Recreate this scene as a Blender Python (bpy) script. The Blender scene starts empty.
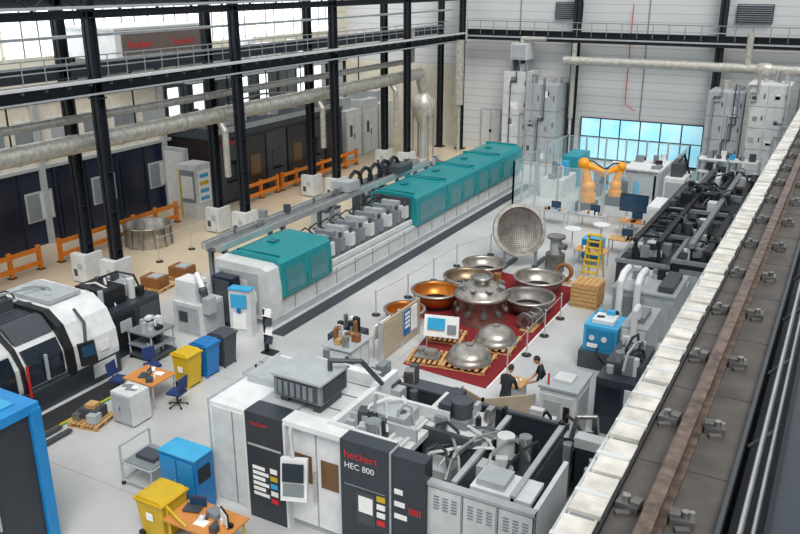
import bpy, bmesh, math, random
from mathutils import Vector, Matrix
random.seed(7)
S=bpy.context.scene
S.view_settings.view_transform='Standard'
# ---------------------------------------------------------------- materials
def lin(h):
    h=h.lstrip('#'); o=[]
    for i in (0,2,4):
        v=int(h[i:i+2],16)/255
        o.append(v/12.92 if v<=.04045 else ((v+.055)/1.055)**2.4)
    return o
MATS={}
def M(name,col,rough=.5,metal=0,var=.06,scale=3,emit=0,alpha=1,bump=0,col2=None):
    m=bpy.data.materials.new(name); m.use_nodes=True; nt=m.node_tree; n=nt.nodes; l=nt.links
    p=n['Principled BSDF']; c=lin(col)
    tc=n.new('ShaderNodeTexCoord'); no=n.new('ShaderNodeTexNoise'); no.inputs['Scale'].default_value=scale; no.inputs['Detail'].default_value=4
    l.new(tc.outputs['Object'],no.inputs['Vector'])
    r=n.new('ShaderNodeValToRGB'); r.color_ramp.elements[0].position=.3; r.color_ramp.elements[1].position=.7
    d=lin(col2) if col2 else [x*(1-var*2) for x in c]
    r.color_ramp.elements[0].color=(*d,1); r.color_ramp.elements[1].color=(*[min(1,x*(1+var)) for x in c],1)
    l.new(no.outputs['Fac'],r.inputs['Fac']); l.new(r.outputs['Color'],p.inputs['Base Color'])
    p.inputs['Roughness'].default_value=rough; p.inputs['Metallic'].default_value=metal
    if emit:
        l.new(r.outputs['Color'],p.inputs['Emission Color']); p.inputs['Emission Strength'].default_value=emit
    if alpha<1: p.inputs['Alpha'].default_value=alpha
    if bump:
        b=n.new('ShaderNodeBump'); b.inputs['Strength'].default_value=bump; b.inputs['Distance'].default_value=.02
        l.new(no.outputs['Fac'],b.inputs['Height']); l.new(b.outputs['Normal'],p.inputs['Normal'])
    MATS[name]=m; return name
white=M('white_paint','#dfe1e2',.4); offw=M('offwhite','#cdd0d0',.5); lgrey=M('light_grey','#aab0b3',.45)
grey=M('mid_grey','#7f868b',.5); dgrey=M('dark_grey','#42484f',.5); blk=M('black','#15171b',.5); slate=M('slate_panel','#303740',.4)
steel=M('steel','#a9a9a6',.35,.85,.15,6); dsteel=M('dark_steel','#777573',.5,.5,.2,4); alu=M('aluminium','#cfd0cf',.35,.6)
teal=M('teal_paint','#0c868c',.35); tealw=M('teal_window','#4b8489',.25,.1); tealseam=M('teal_seam','#0a6a70',.4)
blue=M('blue_paint','#1272b4',.35); cyan=M('cyan_paint','#3aa6d6',.35); dblue=M('navy','#141f38',.3); ycol=M('yellow_paint','#cfae22',.4)
orange=M('orange_paint','#e8821a',.4); red=M('carpet_red','#7c151c',.9); redp=M('red_print','#d22a2a',.5)
wood=M('pine_wood','#c39a63',.7,0,.15,8); dwood=M('brown_board','#8b5a30',.6,0,.15,6); tan=M('tan_board','#b3a48f',.7); orw=M('orange_top','#cf8a45',.5)
brass=M('polished_copper','#bd7430',.32,.7,.15,2); bronze=M('bronze','#8f7c66',.35,.75,.2,2); inox=M('stainless','#b3ada5',.33,.8,.2,3)
inoxd=M('stainless_dull','#8d8984',.5,.6,.2,3)
frame=M('structure_steel','#1f242c',.55,.2); galv=M('galvanised_duct','#c4c1b8',.4,.4,.14,5); glassd=M('dark_glass','#222c38',.08,.2)
fence=M('fence_glass','#cfe6ea',.05,0,.02,2,alpha=.12); paper=M('paper','#f2f2f0',.7); skin=M('skin','#c68f70',.5,0,.04,10)
hair=M('hair','#3a281d',.8,0,.2,40); shirt=M('dark_shirt','#20242c',.8); trousers=M('work_trousers','#2e3440',.8); shoes=M('shoes','#15161a',.6)
rubber=M('rubber_mat','#232527',.8); rail=M('rusty_rail','#77655a',.5,.3,.3,9,col2='#4a403a'); plate=M('rail_plate','#474340',.6,.2,.2,4,col2='#625c56')
tray=M('cable_tray_white','#d8d5cd',.6,0,.12,5,col2='#b4b0a6'); screen=M('screen','#26435e',.1); green=M('green_print','#3fa45a',.6); winem=M('daylight_glass','#e9f1f5',.2,emit=2.0)
chairb=M('chair_blue','#22366b',.8); robo=M('robot_orange','#f0a018',.4); amber=M('amber_window','#6e5232',.2); cream=M('cream_panel','#dcd5c4',.6)
brownc=M('cell_brown','#332d2e',.35); yplas=M('yellow_bin','#cfab1c',.45)
# ---------------------------------------------------------------- builder
class B:
    def __init__(s,name): s.name=name; s.v=[]; s.f=[]; s.m=[]; s.sm=[]; s.ms=[]
    def mi(s,m):
        if m not in s.ms: s.ms.append(m)
        return s.ms.index(m)
    def add(s,vs,fs,m,smooth=False):
        o=len(s.v); s.v+= [tuple(v) for v in vs]; k=s.mi(m)
        for f in fs: s.f.append([i+o for i in f]); s.m.append(k); s.sm.append(smooth)
    def bx(s,x0,x1,y0,y1,z0,z1,m):
        s.add([(x0,y0,z0),(x1,y0,z0),(x1,y1,z0),(x0,y1,z0),(x0,y0,z1),(x1,y0,z1),(x1,y1,z1),(x0,y1,z1)],
              [(0,3,2,1),(4,5,6,7),(0,1,5,4),(1,2,6,5),(2,3,7,6),(3,0,4,7)],m)
    def cb(s,c,sz,m,rz=0,rx=0,ry=0):
        R=Matrix.Rotation(rz,3,'Z')@Matrix.Rotation(ry,3,'Y')@Matrix.Rotation(rx,3,'X'); c=Vector(c); vs=[]
        for z in(-.5,.5):
            for x,y in((-.5,-.5),(.5,-.5),(.5,.5),(-.5,.5)): vs.append(c+R@Vector((x*sz[0],y*sz[1],z*sz[2])))
        s.add(vs,[(0,3,2,1),(4,5,6,7),(0,1,5,4),(1,2,6,5),(2,3,7,6),(3,0,4,7)],m)
    def cyl(s,a,b,r,m,n=14,r2=None,cap=True):
        a=Vector(a);b=Vector(b); r2=r if r2 is None else r2; d=(b-a).normalized()
        u=d.orthogonal().normalized(); w=d.cross(u); A=[];C=[]
        for i in range(n):
            t=2*math.pi*i/n; e=u*math.cos(t)+w*math.sin(t); A.append(a+e*r); C.append(b+e*r2)
        s.add(A+C,[(i,(i+1)%n,n+(i+1)%n,n+i) for i in range(n)],m,True)
        if cap:
            s.add(A,[tuple(reversed(range(n)))],m); s.add(C,[tuple(range(n))],m)
    def tube(s,pts,r,m,n=8):
        for i in range(len(pts)-1): s.cyl(pts[i],pts[i+1],r,m,n)
        for p in pts[1:-1]: s.sph(p,r,m,6,n)
    def sph(s,c,r,m,a=8,n=12,sc=(1,1,1)):
        vs=[];fs=[]
        for j in range(a+1):
            t=math.pi*j/a
            for i in range(n):
                p=2*math.pi*i/n; vs.append((c[0]+r*sc[0]*math.sin(t)*math.cos(p),c[1]+r*sc[1]*math.sin(t)*math.sin(p),c[2]+r*sc[2]*math.cos(t)))
        for j in range(a):
            for i in range(n): fs.append((j*n+i,(j+1)*n+i,(j+1)*n+(i+1)%n,j*n+(i+1)%n))
        s.add(vs,fs,m,True)
    def lathe(s,c,prof,m,n=32,mat=None,flat=False):
        vs=[];fs=[];c=Vector(c); mat=mat or Matrix.Identity(3)
        for r,z in prof:
            for i in range(n):
                t=2*math.pi*i/n; vs.append(c+mat@Vector((r*math.cos(t),r*math.sin(t),z)))
        for j in range(len(prof)-1):
            for i in range(n): fs.append((j*n+i,j*n+(i+1)%n,(j+1)*n+(i+1)%n,(j+1)*n+i))
        s.add(vs,fs,m,not flat)
    def prismY(s,pts,y0,y1,m):
        n=len(pts); vs=[(x,y0,z) for x,z in pts]+[(x,y1,z) for x,z in pts]
        s.add(vs,[tuple(range(n)),tuple(reversed(range(n,2*n)))]+[(i,n+i,n+(i+1)%n,(i+1)%n) for i in range(n)],m)
    def prismX(s,pts,x0,x1,m):
        n=len(pts); vs=[(x0,y,z) for y,z in pts]+[(x1,y,z) for y,z in pts]
        s.add(vs,[tuple(range(n)),tuple(reversed(range(n,2*n)))]+[(i,n+i,n+(i+1)%n,(i+1)%n) for i in range(n)],m)
    def prismZ(s,pts,z0,z1,m):
        n=len(pts); vs=[(x,y,z0) for x,y in pts]+[(x,y,z1) for x,y in pts]
        s.add(vs,[tuple(reversed(range(n))),tuple(range(n,2*n))]+[(i,(i+1)%n,n+(i+1)%n,n+i) for i in range(n)],m)
    def text(s,body,o,xd,yd,size,m):
        cu=bpy.data.curves.new('t','FONT'); cu.body=body; cu.size=size; ob=bpy.data.objects.new('t',cu); S.collection.objects.link(ob)
        me=bpy.data.meshes.new_from_object(ob.evaluated_get(bpy.context.evaluated_depsgraph_get()))
        o=Vector(o);xd=Vector(xd);yd=Vector(yd)
        s.add([o+xd*v.co.x+yd*v.co.y for v in me.vertices],[tuple(p.vertices) for p in me.polygons],m)
        bpy.data.objects.remove(ob); bpy.data.meshes.remove(me)
    def done(s,bev=0):
        me=bpy.data.meshes.new(s.name)
        xs=[v[0] for v in s.v];ys=[v[1] for v in s.v];zs=[v[2] for v in s.v]
        o=Vector(((min(xs)+max(xs))/2,(min(ys)+max(ys))/2,min(zs)))
        me.from_pydata([Vector(v)-o for v in s.v],[],s.f)
        for m in s.ms: me.materials.append(MATS[m])
        for p,k,q in zip(me.polygons,s.m,s.sm): p.material_index=k; p.use_smooth=q
        ob=bpy.data.objects.new(s.name,me); ob.location=o; S.collection.objects.link(ob)
        if bev:
            md=ob.modifiers.new('bevel','BEVEL'); md.width=bev; md.segments=2; md.limit_method='ANGLE'; md.angle_limit=math.radians(50)
        return ob
def clutter(b,x0,x1,y0,y1,z,n,mats,sm=.3,hm=.4):
    for i in range(n):
        x=random.uniform(x0,x1);y=random.uniform(y0,y1);w=random.uniform(.3,1)*sm;d=random.uniform(.3,1)*sm;h=random.uniform(.25,1)*hm;m=random.choice(mats)
        if random.random()<.6: b.cb((x,y,z+h/2),(w,d,h),m,random.choice((0,0,.3)))
        else: b.cyl((x,y,z),(x,y,z+h),w*.35,m,10)
def hoses(b,x0,x1,y0,y1,z,n,mats,r=.03,h=.6):
    for i in range(n):
        xa=random.uniform(x0,x1);ya=random.uniform(y0,y1);xb=random.uniform(x0,x1);yb=random.uniform(y0,y1);k=random.uniform(.5,1)*h
        b.tube([(xa,ya,z),(xa*.85+xb*.15,ya*.85+yb*.15,z+k*.8),((xa+xb)/2,(ya+yb)/2,z+k),(xa*.15+xb*.85,ya*.15+yb*.85,z+k*.8),(xb,yb,z)],r,random.choice(mats),6)
# ---------------------------------------------------------------- room shell
def shell():
    m=bpy.data.materials.new('polished_concrete'); m.use_nodes=True; nt=m.node_tree;n=nt.nodes;l=nt.links;p=n['Principled BSDF']
    g=n.new('ShaderNodeNewGeometry'); sx=n.new('ShaderNodeSeparateXYZ'); l.new(g.outputs['Position'],sx.inputs[0])
    no=n.new('ShaderNodeTexNoise'); no.inputs['Scale'].default_value=.35; no.inputs['Detail'].default_value=7; l.new(g.outputs['Position'],no.inputs['Vector'])
    r=n.new('ShaderNodeValToRGB'); r.color_ramp.elements[0].color=(*lin('#aeb0b0'),1); r.color_ramp.elements[1].color=(*lin('#c4c5c4'),1)
    r.color_ramp.elements[0].position=.35;r.color_ramp.elements[1].position=.65; l.new(no.outputs['Fac'],r.inputs['Fac'])
    r2=n.new('ShaderNodeValToRGB'); r2.color_ramp.elements[0].color=(*lin('#b5a58c'),1); r2.color_ramp.elements[1].color=(*lin('#d8c9ae'),1)
    l.new(no.outputs['Fac'],r2.inputs['Fac'])
    mr=n.new('ShaderNodeMapRange'); mr.inputs['From Min'].default_value=-24; mr.inputs['From Max'].default_value=-22.4; l.new(sx.outputs['X'],mr.inputs['Value'])
    mx=n.new('ShaderNodeMix'); mx.data_type='RGBA'; l.new(mr.outputs[0],mx.inputs[0]); l.new(r2.outputs[0],mx.inputs[6]); l.new(r.outputs[0],mx.inputs[7])
    br=n.new('ShaderNodeTexBrick'); br.offset=0; br.inputs['Scale'].default_value=1; br.inputs['Brick Width'].default_value=6; br.inputs['Row Height'].default_value=6
    br.inputs['Mortar Size'].default_value=.012; br.inputs['Color1'].default_value=br.inputs['Color2'].default_value=(1,1,1,1); br.inputs['Mortar'].default_value=(.62,.62,.62,1)
    l.new(g.outputs['Position'],br.inputs['Vector'])
    mu=n.new('ShaderNodeMix'); mu.data_type='RGBA'; mu.blend_type='MULTIPLY'; mu.inputs[0].default_value=1; l.new(mx.outputs[2],mu.inputs[6]); l.new(br.outputs['Color'],mu.inputs[7])
    l.new(mu.outputs[2],p.inputs['Base Color']); p.inputs['Roughness'].default_value=.28
    MATS['floor']=m
    b=B('floor'); b.bx(-36,6,-8,57,-.2,0,'floor'); b.done()
    def rib(name,c1,c2,h):
        m=bpy.data.materials.new(name); m.use_nodes=True; nt=m.node_tree;n=nt.nodes;l=nt.links;p=n['Principled BSDF']
        g=n.new('ShaderNodeNewGeometry'); mp=n.new('ShaderNodeSeparateXYZ'); l.new(g.outputs['Position'],mp.inputs[0])
        a=n.new('ShaderNodeMath'); a.operation='DIVIDE'; a.inputs[1].default_value=h; l.new(mp.outputs['Z'],a.inputs[0])
        f=n.new('ShaderNodeMath'); f.operation='FRACT'; l.new(a.outputs[0],f.inputs[0])
        r=n.new('ShaderNodeValToRGB'); e=r.color_ramp.elements; e[0].position=.0; e[0].color=(*lin(c2),1); e[1].position=.14; e[1].color=(*lin(c1),1)
        l.new(f.outputs[0],r.inputs['Fac']); l.new(r.outputs[0],p.inputs['Base Color']); p.inputs['Roughness'].default_value=.5
        MATS[name]=m
    rib('wall_panels','#d0d2d2','#a9adb0',.55); rib('cream_wall','#d8d0bd','#b8b09d',1.2)
    b=B('wall_back'); b.bx(-36,6,57,57.3,0,14,'wall_panels')
    b.bx(-36,-25.7,56.95,57,0,6,cream)
    for x in(-21.5,-12.6,-3): b.bx(x,x+.06,56.95,57,0,14,grey)
    b.done()
    b=B('wall_right'); b.bx(5.7,6,-8,57,0,14,'wall_panels'); b.done()
    b=B('wall_left'); b.bx(-36.3,-36,-8,57,0,14,'cream_wall'); b.done()
shell()
M('sky_window','#7fcfe8',.2,0,.1,.6,emit=.6,col2='#bfe9f2')
b=B('window_1')
b.bx(-16.6,-8.3,56.86,56.96,.05,2.95,frame)
for i in range(6):
    x=-16.5+i*1.37; b.bx(x,x+1.27,56.8,56.87,.15,1.6,'sky_window'); b.bx(x,x+1.27,56.8,56.87,1.68,2.88,'sky_window')
b.done()
b=B('door_2'); b.bx(-24.2,-22.6,56.86,56.99,0,3.0,lgrey); b.bx(-24.1,-23.45,56.82,56.87,.05,2.9,offw); b.bx(-23.35,-22.7,56.82,56.87,.05,2.9,offw); b.bx(-23.5,-23.3,56.8,56.82,1.3,1.5,blk); b.done()
for k,(x,w) in enumerate(((-18.9,1.9),(-7.2,2.1))):
    b=B('wall_louvre'); b.bx(x,x+w,56.8,56.98,9.5,10.6,dgrey)
    for i in range(8): b.cb((x+w/2,56.76,9.6+i*.13),(w-.15,.1,.03),grey,rx=.5)
    b.done()
# side-bay office block: navy ground floor, cream upper storey
b=B('office_block')
b.bx(-35.9,-33,8,33.6,0,3.6,dblue); b.bx(-35.9,-32.9,8,33.7,3.6,3.75,lgrey); b.bx(-35.9,-33.1,8,33.6,3.75,6.7,cream)
for i in range(13):
    y=8.2+i*1.95
    b.bx(-33,-32.93,y,y+.1,0,3.6,frame)
    if i%2==0: b.bx(-33,-32.94,y+.25,y+1.75,1.2,2.6,lgrey); b.bx(-32.94,-32.92,y+.33,y+1.0,1.28,2.52,grey); b.bx(-32.94,-32.92,y+1.06,y+1.67,1.28,2.52,offw if i%4==0 else grey)
    else: b.bx(-33,-32.95,y+.25,y+1.75,.2,3.3,M('navy_panel','#0f182c',.25) if i==1 else 'navy_panel')
    b.bx(-33.1,-33.03,y+.2,y+1.75,4.5,5.9,offw); b.bx(-33.04,-33.02,y+.28,y+1.65,4.58,5.82,grey if i%3 else lgrey)
for y in (9,17,25,33): b.bx(-33,-32.8,y,y+.25,0,6.9,lgrey)
b.bx(-35.9,-33,8,33.7,6.7,6.95,lgrey)
b.done()
b=B('window_2')
for i in range(10):
    y=34.5+i*2.2; b.bx(-35.98,-35.9,y,y+2,3.0,6,grey); b.bx(-35.9,-35.86,y+.1,y+.95,3.1,5.9,winem if i%3 else lgrey); b.bx(-35.9,-35.86,y+1.05,y+1.9,3.1,5.9,lgrey)
b.done()
b=B('window_3')
for i in range(16):
    y=4+i*3.2
    b.bx(-35.98,-35.9,y,y+2.9,8.4,12.4,winem)
    for k in (.95,1.9): b.bx(-35.9,-35.86,y+k,y+k+.08,8.4,12.4,grey)
    b.bx(-35.9,-35.86,y,y+2.9,10.3,10.4,grey)
b.done()
# ---------------------------------------------------------------- columns and beams
def ibeam_v(b,x,y,z0,z1,w=.34,d=.42,m=frame):
    b.bx(x-w/2,x+w/2,y-d/2,y-d/2+.05,z0,z1,m); b.bx(x-w/2,x+w/2,y+d/2-.05,y+d/2,z0,z1,m); b.bx(x-.03,x+.03,y-d/2,y+d/2,z0,z1,m)
def ibeam_y(b,x,z,y0,y1,w=.4,h=.7,m=frame):
    b.bx(x-w/2,x+w/2,y0,y1,z+h/2-.05,z+h/2,m); b.bx(x-w/2,x+w/2,y0,y1,z-h/2,z-h/2+.05,m); b.bx(x-.03,x+.03,y0,y1,z-h/2,z+h/2,m)
def ibeam_x(b,y,z,x0,x1,w=.4,h=.7,m=frame):
    b.bx(x0,x1,y-w/2,y+w/2,z+h/2-.05,z+h/2,m); b.bx(x0,x1,y-w/2,y+w/2,z-h/2,z-h/2+.05,m); b.bx(x0,x1,y-.03,y+.03,z-h/2,z+h/2,m)
for y in (14,22.4,30.7,39,47.6,56):
    for x in (-25.5,-27.2):
        b=B('steel_column'); ibeam_v(b,x,y,0,13.5)
        b.bx(x-.35,x+.35,y-.35,y+.35,0,.06,frame); b.bx(x-.25,x+.25,y-.25,y+.25,7.7,7.75,frame)
        for z in (1.6,3.2,4.8): b.bx(x+.03,x+.17,y-.16,y+.16,z,z+.03,frame)
        b.done()
        if y<50:
            b=B('column_guard'); b.bx(x-.42,x+.42,y-.55,y-.27,0.06,1.25,offw); b.bx(x+.25,x+.42,y-.27,y+.4,.06,1.25,offw)
            b.cyl((x+.1,y-.56,.8),(x+.1,y-.6,.8),.12,lgrey); b.bx(x-.3,x-.1,y-.56,y-.55,.3,.6,dgrey); b.done()
b=B('crane_girder')
ibeam_y(b,-25.5,8.1,2,55.7,.45,.5); b.bx(-25.55,-25.45,2,55.7,8.35,8.45,rail)
b.bx(-26.6,-25.8,2,55.7,8.3,8.34,lgrey)
for y in range(2,56):
    b.cyl((-26.5,y,8.34),(-26.5,y,9.2),.02,lgrey,6); b.bx(-26.6,-25.3,y,y+.06,8.2,8.3,grey)
for z in(8.75,9.2): b.cyl((-26.5,2,z),(-26.5,55.7,z),.025,lgrey,6)
b.bx(-25.3,-25.1,2,55.7,8.36,8.46,offw); b.bx(-25.27,-25.22,2,55.7,7.88,7.95,lgrey)
b.done()
b=B('crane_girder'); ibeam_y(b,-27.2,8.6,2,55.7,.4,.5,dgrey); b.bx(-27.05,-26.95,2,55.7,8.85,8.95,lgrey); b.done()
b=B('roof_beam'); ibeam_y(b,-25.5,10.8,2,56.5,.3,.3); 
for i in range(27):
    y=2+i*2; b.cyl((-25.5,y,10.95),(-25.5,y+1,11.8),.04,frame,6); b.cyl((-25.5,y+1,11.8),(-25.5,y+2,10.95),.04,frame,6)
b.bx(-25.6,-25.4,2,56.5,11.75,11.9,frame); b.bx(-25.35,-25.2,2,56.5,11.0,11.1,lgrey); b.done()
b=B('roof_beam'); ibeam_y(b,-27.2,11.2,2,56.5,.3,.35,dgrey); b.done()
b=B('cable_tray'); b.bx(-26.9,-26.6,2,56.5,9.9,9.92,lgrey); b.bx(-26.92,-26.88,2,56.5,9.9,10.0,lgrey); b.bx(-26.62,-26.58,2,56.5,9.9,10.0,lgrey); b.cyl((-26.75,2,9.96),(-26.75,56,9.96),.05,offw,6); b.done()
for x in (-17.2,-7.9):
    b=B('steel_column'); ibeam_v(b,x,56.5,0,13.5,.45,.5); b.done()
b=B('crane_stop_beam'); ibeam_x(b,56.1,8.35,-25.1,5,.5,.7); b.bx(-25.1,5,55.75,55.85,8.85,8.9,lgrey)
for i in range(30): b.cyl((-25+i,55.8,8.4),(-25+i,55.8,9.3),.025,grey,6)
b.cyl((-25.1,55.8,9.3),(5,55.8,9.3),.03,grey,6); b.bx(-25.1,5,55.8,55.84,8.2,8.3,lgrey); b.done()
def duct(name,pts,r,seg=1.2):
    b=B(name)
    for i in range(len(pts)-1):
        a=Vector(pts[i]);c=Vector(pts[i+1]); b.cyl(a,c,r,galv,18); L=(c-a).length; k=int(L/seg)
        for j in range(1,k): q=a.lerp(c,j/k); d=(c-a).normalized()*.04; b.cyl(q-d,q+d,r*1.07,galv,18)
    for p in pts[1:-1]: b.sph(p,r*1.02,galv,10,18)
    return b
b=duct('ventilation_duct',[(-26.35,2,5.95),(-26.35,51,5.95),(-26.35,51.6,4.6)],.37)
for y in (30.2,38.5,47):b.tube([(-26.35,y,5.7),(-26.0,y,5.2),(-26.0,y,3.0)],.16,galv,12)
for y in range(4,51,3): b.bx(-26.38,-26.32,y-.02,y+.02,6.3,8.2,frame)
b.lathe((-26.35,51.6,1.6),[(.25,0),(.25,.6),(.85,1.8),(.85,2.5),(.36,3.0)],galv,20)
for a in (-.6,.6): b.cyl((-26.35+a,51.6+.4,0),(-26.35+a,51.6+.4,3.4),.05,grey); b.cyl((-26.35+a,51.6-.4,0),(-26.35+a,51.6-.4,3.4),.05,grey)
b.cyl((-26.35,51.6,0),(-26.35,51.6,1.6),.25,lgrey)
b.done()
b=duct('ventilation_pipe',[(-26.4,2,6.9),(-26.4,50,6.9),(-26.4,50,9)],.17); b.done()
b=duct('ventilation_duct',[(-17.5,55,6.9),(-2,55,6.9)],.28); b.cyl((-6,55,6.9),(-6,55,9),.2,galv); b.sph((-5,55,6.9),.42,galv,8,14,(1.6,1,1)); b.done()
b=duct('ventilation_duct',[(-25,54.6,3.5),(-25,54.6,8)],.3); b.cyl((-25,54.6,0),(-25,54.6,3.5),.12,galv); b.done()
b=duct('ventilation_duct',[(-17,55.6,3),(-17,55.6,8)],.16);b.tube([(-17,55.6,3),(-16.9,55.3,1.5),(-16.9,55.3,0)],.1,galv);b.done()
b=B('riser_pipe'); b.cyl((-13.6,56.8,4),(-13.6,56.8,10.5),.03,redp,8); b.cyl((-13.6,56.8,4),(-12.9,56.8,3.6),.03,redp,8); b.done()
def tallcab(name,x0,x1,y0,y1,z,m,rows=4,cols=1,pipes=0):
    b=B(name); b.bx(x0,x1,y0,y1,0,z,m); w=(x1-x0)/cols; h=z/rows
    for c in range(cols):
        for r in range(rows):
            b.bx(x0+c*w+.04,x0+(c+1)*w-.04,y0-.04,y0,r*h+.04,(r+1)*h-.04,m)
            b.bx(x0+(c+1)*w-.2,x0+(c+1)*w-.14,y0-.07,y0-.04,r*h+h*.4,r*h+h*.6,dgrey)
            for q in range(2):
                if random.random()<.6:
                    a=random.uniform(.1,.5)*w; zz=random.uniform(.1,.6)*h; b.bx(x0+c*w+a,x0+c*w+a+random.uniform(.15,.4)*w,y0-.06,y0-.04,r*h+zz,r*h+zz+random.uniform(.1,.3)*h,random.choice((paper,dgrey,grey,lgrey)))
    for r in range(1,rows): b.bx(x1,x1+.02,y0,y1,r*h-.02,r*h+.02,grey)
    for k in range(pipes):
        x=random.uniform(x0+.1,x1-.1); zt=random.uniform(.5,1)*z; b.tube([(x,y0-.12,0),(x,y0-.12,zt),(x+.4,y0-.12,zt),(x+.4,y0-.12,z+.5)],.04,random.choice((lgrey,galv,dgrey)),6)
    clutter(b,x0+.3,x1-.3,y0+.3,y1-.3,z,4,(grey,galv,lgrey),.6,.7)
    b.done()
tallcab('filter_cabinet',-21.7,-19.9,54.8,56.7,6.0,offw,4,1,2)
tallcab('filter_cabinet',-19.8,-17.6,54.2,56.7,5.3,lgrey,3,2,4)
tallcab('filter_cabinet',-7.7,-5.6,52.6,55.2,5.7,lgrey,4,2,5)
tallcab('filter_cabinet',-5.5,-3.2,52.2,55.2,6.3,offw,5,2,5)
b=B('air_cleaner'); b.bx(-21.3,-20.1,54.9,56.2,6.8,7.9,offw); b.bx(-21.2,-20.2,54.85,54.9,6.9,7.8,lgrey)
for x in(-21.2,-20.2): b.bx(x-.04,x+.04,55,56.1,6.0,6.8,grey)
b.tube([(-20.7,55.5,7.9),(-20.7,55.5,8.2),(-19,55.5,8.2)],.15,galv,10); b.done()
b=B('storage_rack')
for x in(-7.2,-5.6,-4.0):
    for y in(48.4,49.4): b.bx(x-.04,x+.04,y-.04,y+.04,0,2.6,lgrey)
for z in(.3,1.0,1.7,2.4): b.bx(-7.2,-4.0,48.4,49.4,z,z+.05,white); clutter(b,-7,-4.2,48.6,49.2,z+.05,9,(white,dgrey,grey,blk,cyan),.5,.5)
b.done()
# ---------------------------------------------------------------- side bay contents
b=B('machining_cell'); b.bx(-34,-30.2,34.2,47,0,3.7,brownc); b.bx(-34,-30.15,34.15,47.05,3.7,4.3,dgrey); b.bx(-30.2,-30.1,34.15,47,4.0,4.3,lgrey)
for i in range(6):
    y=34.4+i*2.1; b.bx(-30.2,-30.12,y,y+1.9,.2,3.5,brownc if i%2 else dgrey); b.bx(-30.12,-30.09,y+.5,y+1.4,1.2,2.4,amber if i%2 else glassd)
b.text('heckert',(-30.1,34.6,3.3),(0,1,0),(0,0,1),.5,redp); clutter(b,-33.5,-30.8,35,46,4.3,16,(grey,lgrey,offw),1.0,.8); hoses(b,-33,-31,35,46,4.3,8,(blk,galv),.06,1.0); b.done()
for i in range(3):
    b=B('electrical_cabinet'); y=48.2+i*2.3; b.bx(-33.4,-30.6,y,y+2.0,0,3.4+.5*(i%2),offw); b.bx(-30.6,-30.56,y+.1,y+.95,.15,3.2,white); b.bx(-30.6,-30.56,y+1.05,y+1.9,.15,3.2,white); b.bx(-30.55,-30.53,y+.4,y+.7,1.6,2.4,dgrey); b.bx(-30.56,-30.52,y+.97,y+1.03,1.4,1.8,blk); b.bx(-32.8,-31.2,y+.4,y+1.6,3.4+.5*(i%2),4.2+.5*(i%2),lgrey); b.done()
b=B('air_handling_unit'); b.bx(-35.6,-31.8,29.4,36,8.3,9.7,white); b.bx(-31.8,-31.72,29.8,35.6,8.5,9.5,M('ahu_panel','#6b5f5a',.5));b.bx(-35.7,-31.7,29.3,36.1,9.7,9.8,offw)
b.text('heckert',(-31.7,30.1,8.8),(0,1,0),(0,0,1),.55,redp);b.text('heckert',(-31.7,33.2,8.8),(0,1,0),(0,0,1),.55,redp)
for y in (29.7,33.4):
    for x in (-35.3,-33.2): b.bx(x-.1,x+.1,y-.1,y+.1,6.95,8.3,frame)
b.done()
b=B('mezzanine_deck'); b.bx(-35.9,-31.5,34,50,6.7,6.95,lgrey)
for y in (34.1,47.6,49.8):
    b.bx(-31.75,-31.6,y-.1,y+.1,4.3 if y<47 else 0,6.7,frame)
for i in range(16): b.cyl((-31.6,34+i,6.95),(-31.6,34+i,8),.03,grey,6)
b.cyl((-31.6,34,8),(-31.6,50,8),.03,grey,6); clutter(b,-35,-32.5,37.5,49,6.95,18,(offw,white,grey,galv),1.8,1.6); b.done()
def orail(x,y0,y1):
    b=B('guard_rail'); n=max(1,round((y1-y0)/1.5))
    for i in range(n+1):
        y=y0+(y1-y0)*i/n; b.bx(x-.08,x+.08,y-.08,y+.08,0,1.1,orange); b.bx(x-.15,x+.15,y-.15,y+.15,0,.03,blk)
    for z in (.35,.95): b.bx(x+.08,x+.14,y0,y1,z-.1,z+.1,orange)
    b.done()
orail(-30.2,15,22.3); orail(-30.2,23.4,30.8); orail(-29.4,35.3,38.5); orail(-29.4,39,47.5)
b=B('wash_tank'); b.lathe((-28.7,27.3,0),[(1.1,0),(1.1,.95),(1.16,.95),(1.16,1.0),(1.04,1.0),(1.04,.2),(0,.2)],inox,36)
for i in range(12):
    t=i*math.pi/6; b.cyl((-28.7+1.13*math.cos(t),27.3+1.13*math.sin(t),0),(-28.7+1.13*math.cos(t),27.3+1.13*math.sin(t),1),.03,grey,6)
b.done()
b=B('display_cabinet'); b.bx(-30.6,-29.4,31.6,32.8,0,2.9,offw); b.bx(-29.4,-29.37,31.75,32.65,.9,2.6,paper); b.bx(-30.5,-29.5,31.57,31.6,.9,2.6,grey); b.bx(-30.4,-29.6,31.55,31.58,1.1,2.3,white); b.bx(-30.55,-30.45,31.55,31.6,0,2.6,ycol)
for i in range(4): b.bx(-29.37,-29.35,31.85,32.5,1.0+i*.4,1.2+i*.4,random.choice((grey,cyan,dwood,ycol)))
b.done()
b=B('wall_partition'); b.bx(-32.7,-31.2,32.8,33.1,0,3.4,lgrey); b.bx(-32.6,-31.3,32.75,32.8,.2,3.2,offw); b.done()
tm=M('tarp','#1f5f96',.6)
b=B('tarpaulin_pile')
for i in range(9): b.sph((-28.6+random.uniform(-.6,.6),18.2+random.uniform(-.9,.9),.3+random.uniform(0,.2)),.5,tm,7,10,(1.1,1.1,.7))
b.done()
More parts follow.
